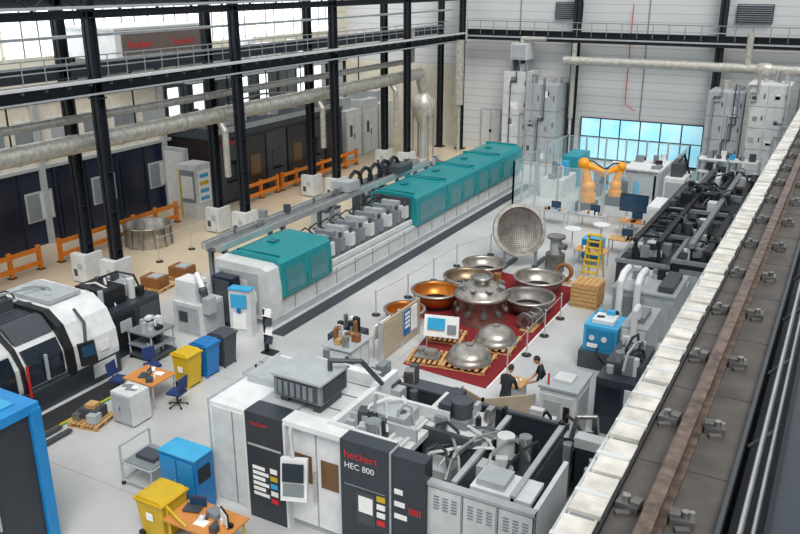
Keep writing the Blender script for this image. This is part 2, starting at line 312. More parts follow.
def pallet(name,cx,cy,w=1.2,d=.8,rz=0,mat=wood):
    b=B(name); R=Matrix.Rotation(rz,3,'Z')
    def q(x,y,z,sx,sy,sz,m=mat): p=R@Vector((x,y,0)); b.cb((cx+p.x,cy+p.y,z),(sx,sy,sz),m,rz)
    for y in(-d/2+.06,0,d/2-.06):
        for x in (-w/2+.07,0,w/2-.07): q(x,y,.06,.12,.1,.09)
        q(0,y,.012,w,.1,.022)
    k=7
    for i in range(k): q(-w/2+.06+(w-.12)*i/(k-1),0,.125,.11,d,.022)
    return b,q
for (x,y) in((-24,22.9),(-24.0,21.4),(-23.9,24.4)):
    b,q=pallet('loaded_pallet',x,y,1.2,1.0,.1,dwood if y<22 else wood); q(0,0,.35,.9,.7,.42,dwood); q(.1,0,.58,.5,.5,.04,lgrey); b.done()
for i,(x,y,h) in enumerate(((-23.2,33,1.0),(-22.6,36,1.2),(-23.4,38.5,.9),(-23,42,1.4),(-22.8,45,1.1))):
    b=B('workshop_cart'); b.bx(x,x+.9,y,y+1.4,.12,h,(lgrey,dgrey,grey,offw,lgrey)[i]); b.bx(x-.03,x+.93,y-.03,y+1.43,h,h+.04,dgrey)
    for k in range(3): b.bx(x+.9,x+.92,y+.08,y+1.32,.2+k*(h-.2)/3,.1+(k+1)*(h-.2)/3,offw)
    for a in(.1,.8):
        for c in(.15,1.25): b.cyl((x+a-.02,y+c,.06),(x+a+.02,y+c,.06),.06,blk,10)
    clutter(b,x+.15,x+.75,y+.2,y+1.2,h+.04,7,(dwood,grey,lgrey,blk,steel),.35,.5); b.done()
def stanchions(name,pts,h=1.0,m=alu,rope=True):
    b=B(name)
    for p in pts: b.cyl((p[0],p[1],0),(p[0],p[1],.03),.17,blk,14); b.cyl((p[0],p[1],.03),(p[0],p[1],h),.025,m,8); b.sph((p[0],p[1],h),.04,m,5,8)
    for a,c in zip(pts,pts[1:]):
        if rope: b.cyl((a[0],a[1],h-.08),(c[0],c[1],h-.08),.012,m,5)
    b.done()
stanchions('rope_barrier',[(-26.3,25.5),(-26.3,27.6),(-26.3,29.4)],1.2)
stanchions('rope_barrier',[(-14.6,24.8),(-14.4,27),(-14.35,29.2),(-14.3,31.4),(-13.6,33.6),(-13.2,36)])
stanchions('rope_barrier',[(-8.35,22.4),(-8.35,24.2),(-8.35,26),(-8.35,27.8)])
# ---------------------------------------------------------------- long teal machine
b=B('deep_drilling_machine')
XL,XR=-19.8,-17.3
b.bx(XL,XR-.1,22.2,47.3,0,.95,offw); b.bx(XL-.05,XR,22.0,47.4,0,.25,lgrey)
for i in range(17): y=23.5+i*1.45; b.bx(XR-.1,XR-.08,y,y+.03,.25,.95,grey)
b.bx(XR-.1,XR-.07,22.6,47,.78,.84,lgrey)
b.prismY([(XL,.25),(XR,.25),(XR,1.35),(XR-.1,2.15),(XR-.35,2.25),(XL,2.3)],21.9,22.6,offw)
b.bx(XL+.2,XR-.5,21.87,21.9,.5,2.0,lgrey); b.bx(XL+.5,XL+1.5,21.85,21.87,.9,1.7,offw); b.bx(XL+1.6,XL+1.9,21.85,21.87,.9,1.3,paper); b.bx(XL+.3,XL+.45,21.85,21.87,.6,1.9,grey)
def cover(y0,y1,wins):
    b.prismY([(XL,.95),(XR+.05,.95),(XR+.05,1.5),(XR-.02,2.25),(XR-.2,2.4),(XL+.5,2.45),(XL,2.3)],y0,y1,teal)
    n=wins
    for i in range(n):
        a=y0+.12+(y1-y0-.2)*i/n; c=a+(y1-y0-.2)/n-.14
        b.prismY([(XR+.058,1.1),(XR+.075,1.1),(XR+.075,1.5),(XR+.03,1.98),(XR+.01,1.98),(XR+.055,1.5)],a+.15,c-.15,tealw)
        b.bx(XR+.05,XR+.07,c+.04,c+.08,.95,1.5,tealseam)
    b.bx(XL+.3,XR-.25,y0+.25,y0+.3,2.4,2.47,tealseam); b.bx(XL+.8,XL+1.1,(y0+y1)/2-.2,(y0+y1)/2+.2,2.45,2.5,tealseam)
cover(22.6,25.9,2)
y=33.2
for k,(L,n) in enumerate(((3.4,1),(3.5,2),(3.6,2),(3.4,2))):
    cover(y+.05,y+L,n); b.bx(XL,XR-.05,y+L,y+L+.06,.95,2.3,offw); 
    b.bx(XL+.1,XR-.4,y+L-.05,y+L+.1,2.35,2.5,teal); y+=L+.05
b.bx(XL+.2,XR-.3,33.1,33.25,.95,2.3,dgrey)
b.bx(XL+.1,XR-.2,25.9,33.2,.9,1.05,lgrey); b.bx(XR-.32,XR-.18,25.9,33.2,1.05,1.25,offw)
b.cyl((-18.5,25.9,1.6),(-18.5,33.2,1.6),.13,steel,16)
for i in range(9):
    y=26.3+i*.8
    b.bx(-19.2,-17.7,y,y+.42,1.05,1.4,grey); b.cyl((-18.5,y+.05,1.6),(-18.5,y+.38,1.6),.42,lgrey,20); b.cyl((-18.5,y,1.6),(-18.5,y+.43,1.6),.25,steel,16)
    b.bx(-18.95,-18.05,y+.08,y+.35,1.6,2.15,(lgrey,grey)[i%2]); b.bx(-18.0,-17.6,y+.05,y+.35,1.4,1.95,grey if i%2 else offw); b.cyl((-17.75,y+.2,1.95),(-17.75,y+.2,2.15),.08,dgrey)
    b.tube([(-19.1,y+.2,1.4),(-19.3,y+.2,2.1),(-19.0,y+.3,2.35),(-18.6,y+.3,2.15)],.03,blk,6)
clutter(b,-19.4,-17.6,26,33,1.3,60,(grey,lgrey,dgrey,steel,blk),.3,.7)
b.done()
b=B('gantry_loader'); 
for x in (-20.05,-20.75): b.bx(x-.12,x+.12,22.4,40,2.35,2.6,alu); b.bx(x-.03,x+.03,22.4,40,2.6,2.66,grey)
b.bx(-20.62,-20.18,22.4,40,2.3,2.34,dgrey)
for y in (22.8,26.5,30.2,34,37.6,39.7):
    for x in(-20.05,-20.75): b.bx(x-.08,x+.08,y-.08,y+.08,0,2.35,grey)
    b.bx(-20.8,-20.0,y-.08,y+.08,2.2,2.35,grey)
b.bx(-20.9,-19.9,31.5,32.4,2.66,3.1,lgrey); b.bx(-21,-19.7,36,37.4,2.66,3.0,dgrey); clutter(b,-20.9,-20,24,39,2.6,18,(lgrey,grey,dgrey,steel),.35,.35)
for k in range(5):
    y=32.2+k*.95; b.tube([(-20.4,y,2.6)]+[(-20.4,y+.6-.6*math.cos(t),2.6+.75*math.sin(t)) for t in (.5,1,1.57,2.1,2.6)]+[(-20.4,y+1.2,2.6)],.09,blk,8)
b.done()
b=B('dark_floor_strip'); b.bx(-17.1,-16.5,21.5,47.5,0,.012,slate); b.done()  # plain thin dark strip on the floor along the teal machine
b=B('leaflet_stand'); b.bx(-16.35,-15.85,20.0,20.4,0,.04,blk); b.bx(-16.25,-16.19,20.1,20.3,.04,1.6,blk); 
for i in range(4): b.cb((-16.1,20.15,.5+i*.33),(.34,.04,.28),paper if i%2 else dgrey,rx=-.3)
b.done()
# ---------------------------------------------------------------- left lathe
b=B('turning_center')
def tp(dx=0,h=2.5): return [(-22.8,.0),(-19.6-dx,.0),(-19.5-dx,.9),(-19.55-dx,1.5),(-19.85-dx,h-.45),(-20.4-dx,h-.05),(-22.8,h)]
b.prismY([(-22.8,0),(-19.5,0),(-19.5,.7),(-19.7,.8),(-22.8,.8)],9,16.8,slate)
b.prismY(tp(.1,2.4),9,13.35,offw); b.prismY(tp(.12,2.45),13.4,14.85,white); b.prismY(tp(.0,2.6),15.1,16.8,white)
b.prismY(tp(.02,2.5),13.3,13.42,blk); b.prismY(tp(-.03,2.65),14.85,15.1,blk)
b.prismY([(-19.55,.85),(-19.58,1.5),(-19.8,1.95),(-19.9,1.9),(-19.7,.85)],13.55,14.75,glassd); b.prismY([(-19.53,.85),(-19.56,1.5),(-19.75,1.95),(-19.9,1.9),(-19.7,.85)],11.6,13.1,glassd)
b.bx(-19.52,-19.44,14.05,14.12,.9,1.7,lgrey); b.bx(-19.5,-19.45,13.4,13.46,.6,1.6,redp)
b.prismY([(-19.97,2.1),(-20.35,2.5),(-20.6,2.55),(-20.6,2.1)],13.5,14.8,dgrey)
b.bx(-22.6,-20.6,15.3,16.5,2.6,2.72,lgrey); b.bx(-22.4,-20.8,9.5,12.8,2.4,2.6,lgrey); b.bx(-22.5,-21.6,13.5,14.8,2.45,2.8,dgrey)
for i in range(5): b.bx(-21.5+i*.18,-21.4+i*.18,13.5,14.8,2.45,2.5,dgrey)
clutter(b,-22.5,-21,9,16.5,2.5,16,(lgrey,offw,dgrey),.5,.3); hoses(b,-22.4,-21,13,16.5,2.6,5,(blk,grey),.03,.4)
b.cb((-19.1,15.25,1.35),(.12,.5,.7),blk,ry=-.2,rz=-.3); b.cb((-19.03,15.24,1.45),(.02,.4,.35),screen,ry=-.2,rz=-.3); b.cb((-19.03,15.22,1.15),(.03,.3,.15),redp,ry=-.2,rz=-.3)
b.tube([(-19.2,15.3,1.6),(-19.4,15.5,2.2),(-19.9,15.6,2.5)],.05,dgrey)
b.bx(-19.5,-19.47,15.7,16.6,.2,.65,offw); b.bx(-19.48,-19.46,16.0,16.4,1.0,1.3,paper)
b.text('heckert',(-19.48,15.3,.98),(0,1,0),(0,0,1),.2,redp)
b.done(.02)
b=B('floor_mat'); b.bx(-19.3,-18.45,11.8,16.3,0,.02,rubber); b.bx(-18.45,-18.38,11.8,16.3,0,.022,ycol); b.bx(-18.38,-18.3,11.8,16.3,0,.015,M('tape_green','#3d8a4a',.6)); b.done()
b=B('tool_magazine'); b.bx(-22.4,-20.2,17.1,19.4,0,1.7,slate); b.bx(-20.2,-20.15,17.3,18.2,.3,1.5,blk); b.bx(-20.2,-20.15,18.4,19.3,.3,1.5,dgrey)
b.bx(-22,-20.6,17.4,18.3,1.7,2.3,blk); b.cyl((-21.3,18.8,1.7),(-21.3,18.8,2.1),.4,lgrey); clutter(b,-22.2,-20.4,17.2,19.2,1.7,22,(grey,lgrey,offw,dgrey,blk),.4,.7); hoses(b,-22.2,-20.4,17.2,19.2,1.7,7,(blk,offw,grey),.04,.9)
b.bx(-20.15,-20.12,17.5,18.0,.9,1.3,lgrey); b.bx(-20.15,-20.12,18.6,19.0,.5,.9,grey)
b.done(.015)
b=B('tool_trolley'); b.bx(-20,-18.9,17.6,18.7,.12,.2,dgrey)
for x in(-19.95,-18.95):
    for y in(17.65,18.65): b.cyl((x,y,.12),(x,y,1.0),.03,lgrey); b.cyl((x-.02,y,.06),(x+.02,y,.06),.06,blk)
b.bx(-20,-18.9,17.6,18.7,.95,1.0,grey); b.bx(-20,-18.9,17.6,18.7,.5,.53,grey); clutter(b,-19.8,-19.1,17.8,18.5,1.0,14,(lgrey,steel,blk,white),.3,.4);clutter(b,-19.8,-19.1,17.8,18.5,.2,8,(lgrey,steel,blk,white),.3,.3);clutter(b,-19.8,-19.1,17.8,18.5,.53,8,(lgrey,steel,blk,dgrey),.3,.3); b.done()
b=B('automation_cell'); b.bx(-20.2,-18.9,20.0,21.2,0,1.2,offw); b.bx(-20.1,-19.2,20.1,20.8,1.2,2.0,white); b.cyl((-19.5,20.9,1.2),(-19.5,20.9,1.7),.18,white); b.tube([(-19.5,20.9,1.7),(-19.3,20.4,2.2),(-18.9,20.2,1.8)],.11,white,12)
b.bx(-18.9,-18.6,20.1,20.5,.9,1.5,lgrey); b.sph((-18.9,20.2,1.75),.16,dgrey); b.bx(-18.88,-18.85,20.15,21.1,.2,1.1,lgrey); clutter(b,-20.1,-19.0,20.2,21,1.2,14,(offw,grey,lgrey,dgrey),.3,.8); hoses(b,-20,-19,20.1,21.1,1.2,4,(blk,grey),.03,.9)
b.bx(-20,-19,19.97,20,.1,1.1,lgrey); b.bx(-19.9,-19.5,19.95,19.97,.5,.9,dgrey); b.done(.02)
b=B('control_cabinet'); b.bx(-19.4,-18.5,21.25,21.7,0,1.9,dblue); b.bx(-18.5,-18.45,21.28,21.66,.2,1.8,blk); b.bx(-19.3,-18.6,21.22,21.25,.2,1.8,dgrey); b.done()
b=B('info_pillar'); b.prismZ([(-18.2,20.7),(-17.4,20.9),(-17.45,21.25),(-18.25,21.1)],0,1.75,offw); b.cb((-17.82,20.77,1.35),(.6,.02,.5),cyan,rz=.245); b.cb((-17.82,20.77,.6),(.5,.02,.6),paper,rz=.245); b.cyl((-17.82,20.76,1.0),(-17.82,20.73,1.0),.1,blue,14); b.cb((-17.82,20.95,1.78),(.85,.4,.06),cyan,rz=.2); b.done()
def bin_(name,x,y,m,lid,w=.58,h=1.02):
    b=B(name); k=w/2*.82
    b.add([(x-k,y-k,.08),(x+k,y-k,.08),(x+k,y+k,.08),(x-k,y+k,.08),(x-w/2,y-w/2,h),(x+w/2,y-w/2,h),(x+w/2,y+w/2,h),(x-w/2,y+w/2,h)],[(0,3,2,1),(4,5,6,7),(0,1,5,4),(1,2,6,5),(2,3,7,6),(3,0,4,7)],m)
    b.bx(x-w/2-.04,x+w/2+.04,y-w/2-.04,y+w/2+.04,h,h+.05,lid); b.prismY([(x-w/2,h+.05),(x+w/2,h+.05),(x+w/2-.1,h+.11),(x-w/2+.1,h+.11)],y-w/2,y+w/2,lid)
    b.cyl((x-w/2-.06,y-w/2,h-.03),(x-w/2-.06,y+w/2,h-.03),.02,m,6)
    for s in(-1,1): b.cyl((x-k,y+s*k*1.05,.09),(x-k,y+s*(k*1.05+.05),.09),.09,blk,12); b.bx(x+k-.06,x+k,y+s*k-.03,y+s*k+.03,0,.1,m)
    b.bx(x-.1,x+.1,y-w/2-.012,y-w/2,.55,.75,paper); b.done(.015)
bin_('wheelie_bin',-16.9,17.1,yplas,yplas,.64,1.08); bin_('wheelie_bin',-16.9,17.95,blue,blue,.64,1.08); bin_('wheelie_bin',-16.9,18.8,dgrey,dgrey,.64,1.08)
b=B('work_desk'); b.bx(-17.9,-16.7,15.4,16.4,.72,.76,orw)
for x in(-17.85,-16.75):
    for y in(15.45,16.35): b.cyl((x,y,0),(x,y,.72),.025,alu,8)
b.cb((-17.4,15.8,.78),(.3,.36,.02),dgrey,.4); b.cb((-17.25,15.86,.9),(.02,.34,.24),screen,.4); b.cb((-17.1,16.1,.78),(.3,.21,.02),paper,.2); b.cb((-17.5,16.2,.78),(.2,.28,.02),paper,.7); b.cyl((-17.0,15.8,.76),(-17,15.8,.86),.04,white); b.cb((-17.0,15.6,.82),(.2,.2,.12),dgrey,.7)
b.done()
def chair(x,y,a):
    b=B('office_chair'); R=Matrix.Rotation(a,3,'Z')
    def P(u,v,z): q=R@Vector((u,v,0)); return (x+q.x,y+q.y,z)
    b.cb(P(0,0,.46),(.46,.44,.08),chairb,a); b.cb(P(-.24,0,.78),(.06,.42,.42),chairb,a,ry=-.15)
    b.cyl(P(0,0,.08),P(0,0,.44),.03,blk,8)
    for i in range(5):
        t=i*2*math.pi/5; b.cyl(P(0,0,.1),P(.28*math.cos(t),.28*math.sin(t),.06),.02,blk,6); b.sph(P(.28*math.cos(t),.28*math.sin(t),.035),.035,blk,5,8)
    b.cyl(P(-.22,0,.45),P(-.25,0,.65),.02,blk,6); b.done(.02)
chair(-18.4,15.7,.2); chair(-18.2,16.9,-.4); chair(-16.25,15.9,3.3)
b=B('steel_cabinet'); b.bx(-17.2,-16.4,14.3,15.0,.05,1.0,offw); b.bx(-17.15,-16.82,14.27,14.3,.1,.95,lgrey); b.bx(-16.78,-16.45,14.27,14.3,.1,.95,lgrey); b.bx(-16.86,-16.84,14.25,14.27,.45,.6,blk)
for x in(-17.15,-16.55):
    for y in (14.35,14.85): b.bx(x,x+.1,y,y+.1,0,.05,blk)
clutter(b,-17,-16.6,14.45,14.85,1.0,3,(grey,paper),.35,.06); b.done(.01)
b,q=pallet('loaded_pallet',-17.75,14.0,1.0,.9,.2); q(0,.1,.3,.6,.5,.3,dgrey); q(.25,-.2,.28,.3,.3,.25,lgrey); q(-.3,-.1,.25,.25,.4,.18,steel); q(0,.1,.5,.3,.3,.12,wood); b.done()
b=B('pallet_truck'); 
for s in(-.2,.2): b.cb((-18.0+s,12.85,.1),(.15,.9,.06),dgrey,0)
b.cb((-18.0,12.3,.25),(.5,.2,.35),dgrey,0); b.cyl((-18.0,12.25,.35),(-18.1,12.0,1.2),.035,blk,8); b.cyl((-18.28,11.97,1.22),(-17.92,11.97,1.22),.035,blk,8); b.cyl((-18.05,12.25,.09),(-17.95,12.25,.09),.09,blk,12); b.done()
# ---------------------------------------------------------------- bottom-left blue machine
fb=M('frame_blue','#1c86c8',.35)
b=B('blue_framed_machine'); b.bx(-18.5,-14.15,4,9.75,0,3.55,slate); b.bx(-18.6,-14.08,3.9,9.85,3.4,3.62,fb); b.bx(-18.3,-14.4,4.2,9.5,3.62,3.65,cyan)
b.bx(-14.18,-14.05,9.6,9.86,0,3.5,fb); b.bx(-14.15,-14.1,7.9,8.0,0,3.4,grey); b.bx(-14.15,-14.08,5,9.6,0,.25,fb); b.bx(-14.12,-14.05,8.5,8.55,1.2,1.8,lgrey); b.done(.02)
# ---------------------------------------------------------------- foreground items
M('blue_door','#2487c4',.35)
b=B('blue_storage_cabinet'); b.bx(-13.05,-11.95,12.0,12.62,.08,1.55,blue); b.bx(-13.0,-12.52,11.97,12.0,.15,1.47,'blue_door'); b.bx(-12.48,-12.0,11.97,12.0,.15,1.47,'blue_door'); b.bx(-12.55,-12.53,11.94,11.97,.7,.95,lgrey)
b.bx(-11.95,-11.93,12.1,12.5,.9,1.3,blk); b.bx(-13.07,-11.93,11.98,12.64,1.55,1.59,cyan)
for x in(-13,-12.05):
    for y in (12.07,12.55): b.cyl((x,y,0),(x,y,.08),.04,blk,8)
b.done(.012)
bin_('wheelie_bin',-12.35,11.3,yplas,yplas,.8,1.0)
b=B('tubular_trolley')
for x in(-14.6,-13.6):
    for y in(12.2,13.2): b.cyl((x,y,.1),(x,y,1.1 if x<-14 else .7),.03,lgrey,8); b.sph((x,y,.06),.06,blk,5,8)
for z in(.15,.65):
    b.tube([(-14.6,12.2,z),(-13.6,12.2,z),(-13.6,13.2,z),(-14.6,13.2,z),(-14.6,12.2,z)],.025,lgrey)
b.cyl((-14.6,12.2,1.1),(-14.6,13.2,1.1),.03,lgrey,8); b.bx(-14.55,-13.65,12.25,13.15,.64,.67,grey); b.bx(-14.4,-13.8,12.5,12.9,.67,.78,dgrey); b.done()
b=B('work_desk'); b.bx(-11.85,-10.2,10.8,11.75,.78,.83,orw)
for x in(-11.75,-10.3):
    for y in (10.9,11.65): b.cyl((x,y,0),(x,y,.78),.03,ycol,8)
b.tube([(-11.88,11.0,.0),(-11.88,11.0,1.0),(-11.5,10.85,1.0),(-11.2,10.85,.83)],.035,ycol)
b.cb((-11.5,11.4,.87),(.4,.3,.03),dgrey,.3); b.cb((-11.45,11.52,1.0),(.4,.03,.26),screen,.3); b.cb((-10.9,11.45,.9),(.35,.25,.14),grey,-.2); b.cb((-11.0,11.1,.84),(.3,.21,.015),paper,.1); b.cb((-10.5,11.3,1.02),(.4,.04,.36),blk,-.5); b.cb((-10.5,11.28,1.02),(.36,.03,.3),paper,-.5); clutter(b,-11.2,-10.3,11.0,11.6,.83,6,(blk,white,grey,dgrey),.18,.2); b.done()
# ---------------------------------------------------------------- machining center foreground
b=B('horizontal_machining_center')
Y0=12.8
b.bx(-12.1,-11.0,Y0,15.6,0,2.75,white); b.bx(-12.12,-12.08,Y0-.02,15.6,0,2.8,lgrey); b.bx(-11.98,-11.1,Y0-.03,Y0,.2,2.65,offw); b.bx(-11.4,-11.37,Y0-.04,Y0-.03,.2,2.65,grey)
b.bx(-11.0,-9.95,Y0-.05,13.3,0,2.8,slate); b.bx(-10.95,-10.02,Y0-.06,Y0-.05,1.95,2.0,lgrey)
for i in range(6):
    b.bx(-10.85,-10.5+.1*(i%2),Y0-.065,Y0-.06,1.35-i*.14,1.44-i*.14,paper)
    if i<5: b.bx(-10.35,-10.15,Y0-.065,Y0-.06,1.35-i*.2,1.48-i*.2,(paper,ycol,cyan,paper,redp)[i])
b.text('heckert',(-10.85,Y0-.065,2.5),(1,0,0),(0,0,1),.16,redp)
b.bx(-12.0,-9.0,13.3,15.6,0,2.7,offw); b.bx(-11.0,-10.0,13.35,15.5,2.7,2.78,lgrey)
for y in(13.9,14.6,15.2): b.bx(-12.0,-9.1,y,y+.03,2.7,2.72,grey)
b.bx(-9.95,-8.4,Y0+.2,13.35,0,2.75,lgrey); b.bx(-9.9,-9.2,Y0+.12,Y0+.2,.2,2.6,white); b.bx(-9.15,-8.5,Y0+.12,Y0+.2,.2,2.6,white); b.bx(-9.8,-9.3,Y0+.1,Y0+.12,1.3,2.0,amber); b.bx(-9.05,-8.6,Y0+.1,Y0+.12,1.3,2.0,amber)
b.bx(-9.22,-9.17,Y0+.02,Y0+.12,.9,1.7,alu); b.bx(-9.97,-8.38,Y0-.02,13.3,2.7,2.82,white)
b.cb((-9.45,12.45,1.65),(.6,.12,1.0),white,.35,rx=-.15); b.cb((-9.43,12.38,1.85),(.48,.04,.42),glassd,.35,rx=-.15); b.cb((-9.43,12.37,1.42),(.48,.04,.3),grey,.35,rx=-.15); b.tube([(-9.5,12.5,2.1),(-9.7,12.7,2.6),(-9.8,12.9,2.75)],.05,lgrey)
for i in range(4):
    for j in range(3): b.cb((-9.57+i*.08,12.335+i*.03,1.35+j*.08),(.04,.02,.04),(blk,redp,ycol)[(i+j)%3],.35,rx=-.15)
b.bx(-9.97,-9.9,Y0-.04,13.3,0,2.75,white)
b.bx(-8.4,-7.2,Y0-.1,13.1,0,2.85,slate); b.bx(-7.2,-7.17,Y0-.1,13.1,0,2.85,lgrey); b.bx(-7.17,-6.4,Y0-.06,13.1,0,2.8,slate)
b.text('heckert',(-8.3,Y0-.11,2.45),(1,0,0),(0,0,1),.27,redp); b.text('HEC 800',(-8.3,Y0-.11,2.2),(1,0,0),(0,0,1),.2,paper)
b.bx(-8.0,-7.55,Y0-.115,Y0-.1,.9,1.7,dgrey); b.bx(-7.95,-7.6,Y0-.12,Y0-.115,1.2,1.6,paper); b.bx(-8.3,-7.3,Y0-.11,Y0-.1,1.78,1.8,grey)
for i in range(4): b.bx(-7.5,-7.3,Y0-.12,Y0-.1,1.6-i*.2,1.72-i*.2,(ycol,paper,paper,redp)[i])
for i in range(3): b.bx(-7.1,-6.9+.05*i,Y0-.07,Y0-.06,1.9-i*.3,2.02-i*.3,paper)
for i in range(5): b.bx(-6.75+i*.06,-6.72+i*.06,Y0-.07,Y0-.06,1.5,1.65,redp)
b.bx(-10.7,-9.4,13.5,14.6,2.95,3.45,grey); b.bx(-10.75,-9.35,13.45,14.65,3.45,3.5,lgrey); b.bx(-9.4,-9.37,13.6,14.5,3.0,3.4,slate); b.bx(-10.6,-9.5,13.47,13.5,3.0,3.4,dgrey); b.bx(-10.6,-10.4,13.6,14.5,2.7,2.95,dgrey); b.bx(-9.7,-9.5,13.6,14.5,2.7,2.95,dgrey)
for i in range(6): b.bx(-10.55+i*.17,-10.45+i*.17,13.45,13.47,3.03,3.37,grey)
b.tube([(-9.6,14.2,3.5),(-9.6,14.2,3.75),(-9.0,14.6,3.7),(-8.8,15.2,2.9)],.06,dgrey)
b.bx(-9.0,-7.2,13.1,15.0,2.3,2.45,offw); b.bx(-9.05,-8.9,13.1,16.2,0,2.8,white); b.bx(-9.0,-6.9,14.95,15.05,0,2.75,offw); b.bx(-9,-7.2,13.9,13.98,2.45,2.75,lgrey); b.bx(-9,-7.25,13.12,13.2,2.45,2.85,offw)
for i in range(5): b.cyl((-8.8+i*.35,13.3,2.5),(-8.8+i*.35,14.8,2.5),.05,offw,8)
b.bx(-8.6,-7.6,14.1,14.8,2.45,2.8,lgrey); b.cyl((-8.1,13.6,2.45),(-8.1,13.6,2.9),.18,grey); clutter(b,-8.8,-7.4,13.3,14.8,2.45,10,(dgrey,lgrey,grey,blk),.35,.4); hoses(b,-8.8,-7.4,13.3,15.2,2.5,5,(blk,offw,grey),.03,.6)
b.bx(-12.0,-10.9,15.7,16.8,0,2.1,blk); b.bx(-10.8,-9.2,15.7,17.2,0,1.8,slate); b.bx(-10.5,-9.6,16.0,16.8,1.8,2.3,lgrey); b.bx(-9.1,-8,16.5,17.6,0,1.9,dgrey); clutter(b,-11.8,-8.3,15.9,17.2,2.0,24,(grey,lgrey,steel,dgrey,blk),.45,.55); hoses(b,-11.8,-8.3,15.8,17,2,8,(blk,dgrey,lgrey),.05,.7)
b.bx(-10.9,-9.2,15.3,15.55,2.7,3.0,white); b.bx(-11.9,-11.0,14.0,15.2,2.75,2.95,lgrey)
b.bx(-9.0,-4.6,13.1,16.4,0,.15,blk)
b.bx(-9.0,-4.7,16.35,16.42,0,2.3,slate); b.bx(-4.72,-4.65,13.2,16.42,0,2.3,slate); b.bx(-4.65,-4.6,13.5,16.2,.3,2.1,dgrey)
for x in(-9,-7.6,-6.1,-4.72): b.bx(x-.05,x+.05,16.3,16.44,0,2.42,blk)
b.bx(-9.0,-4.6,16.32,16.44,2.3,2.36,dgrey); b.bx(-4.74,-4.62,13.2,16.4,2.3,2.36,lgrey)
b.bx(-7.6,-7.52,13.1,16.3,0,2.4,dgrey); b.bx(-7.62,-7.5,13.1,16.3,2.4,2.48,offw)
b.bx(-7.3,-6.2,14.6,16.0,.15,2.35,offw); b.bx(-7.1,-6.4,13.9,14.6,1.0,1.9,lgrey); b.cyl((-6.75,13.9,1.45),(-6.75,13.3,1.45),.25,steel,20); b.bx(-7.35,-6.15,14.5,14.6,.3,2.5,dgrey); b.cyl((-6.75,15.3,2.35),(-6.75,15.3,2.95),.25,dgrey)
b.bx(-7.0,-6.5,15.0,15.6,2.35,2.55,grey); b.bx(-7.2,-6.9,15.0,15.9,2.35,2.9,slate)
b.cyl((-5.5,14.9,.15),(-5.5,14.9,.9),.55,lgrey,24); b.bx(-5.95,-5.05,14.45,15.35,.9,1.0,steel); b.bx(-5.75,-5.25,14.75,15.05,1.0,2.1,steel); b.cyl((-5.5,14.7,1.5),(-5.5,15.1,1.5),.25,grey); b.cyl((-5.5,14.9,2.1),(-5.5,14.9,2.6),.2,offw,16)
b.bx(-6.0,-5.92,13.2,16.3,.15,2.2,dgrey); b.bx(-6.02,-5.9,13.2,16.3,2.2,2.28,lgrey)
clutter(b,-8.6,-7.8,15.2,16.1,.15,10,(offw,grey,lgrey,dgrey),.5,2.3); clutter(b,-5.8,-4.9,13.6,16.1,.15,14,(offw,grey,lgrey,dgrey,blk),.45,2.1); clutter(b,-7.4,-6.1,14.7,16,2.35,12,(grey,lgrey,steel,blk),.3,.4)
hoses(b,-7.4,-4.9,13.6,16.1,1.9,12,(blk,offw,steel,dgrey),.035,.8); hoses(b,-8.8,-7.7,15.0,16.2,1.7,6,(blk,offw),.04,.9)
b.bx(-6.4,-4.1,Y0+.1,Y0+.2,.1,2.3,white); b.bx(-6.4,-4.1,Y0+.05,Y0+.25,2.26,2.33,lgrey); b.bx(-4.2,-4.1,Y0+.1,15.0,.1,2.3,white)
for c in range(3):
    x=-6.35+c*.76; b.bx(x,x+.7,Y0+.07,Y0+.1,.2,2.22,offw); b.bx(x+.73,x+.75,Y0+.06,Y0+.1,.1,2.26,grey)
    for i in range(5):
        for j in range(3): b.bx(x+.1+j*.2,x+.22+j*.2,Y0+.06,Y0+.07,1.75+i*.07,1.78+i*.07,grey)
b.bx(-5.6,-4.3,13.2,14.0,2.2,2.3,white); b.bx(-5.5,-4.9,13.3,13.9,2.3,2.45,lgrey)
b.done(.012)
b=B('chip_conveyor'); b.prismX([(17,0),(18.6,0),(18.6,.5),(17.6,.6),(16.9,1.7),(16.6,1.7),(16.7,0)],-4.4,-3.7,slate); b.bx(-4.45,-3.65,16.6,16.95,1.7,1.95,offw)
b.bx(-4.9,-4.6,16.9,17.6,0,1.5,lgrey); b.bx(-5.9,-5.1,16.8,17.7,0,1.3,dgrey); clutter(b,-5.8,-3.8,16.9,18.2,.5,18,(lgrey,dgrey,offw,blk,steel),.35,1.4); b.tube([(-4.7,17.2,1.5),(-4.6,17.3,2.1),(-4.2,17.5,2.1),(-4.1,17.6,.9)],.06,steel); hoses(b,-5.8,-3.8,16.9,18.2,1.2,5,(blk,steel),.04,.7); b.done()
b=B('coolant_unit'); b.bx(-3.95,-2.9,13.4,16.2,0,1.5,offw); b.bx(-3.9,-3.0,13.5,14.6,1.5,1.75,lgrey); clutter(b,-3.8,-3.1,14.8,16,1.5,10,(lgrey,grey,blk,steel),.35,.6); hoses(b,-3.8,-3.1,13.6,16,1.6,5,(blk,steel,offw),.05,.6); b.done(.01)
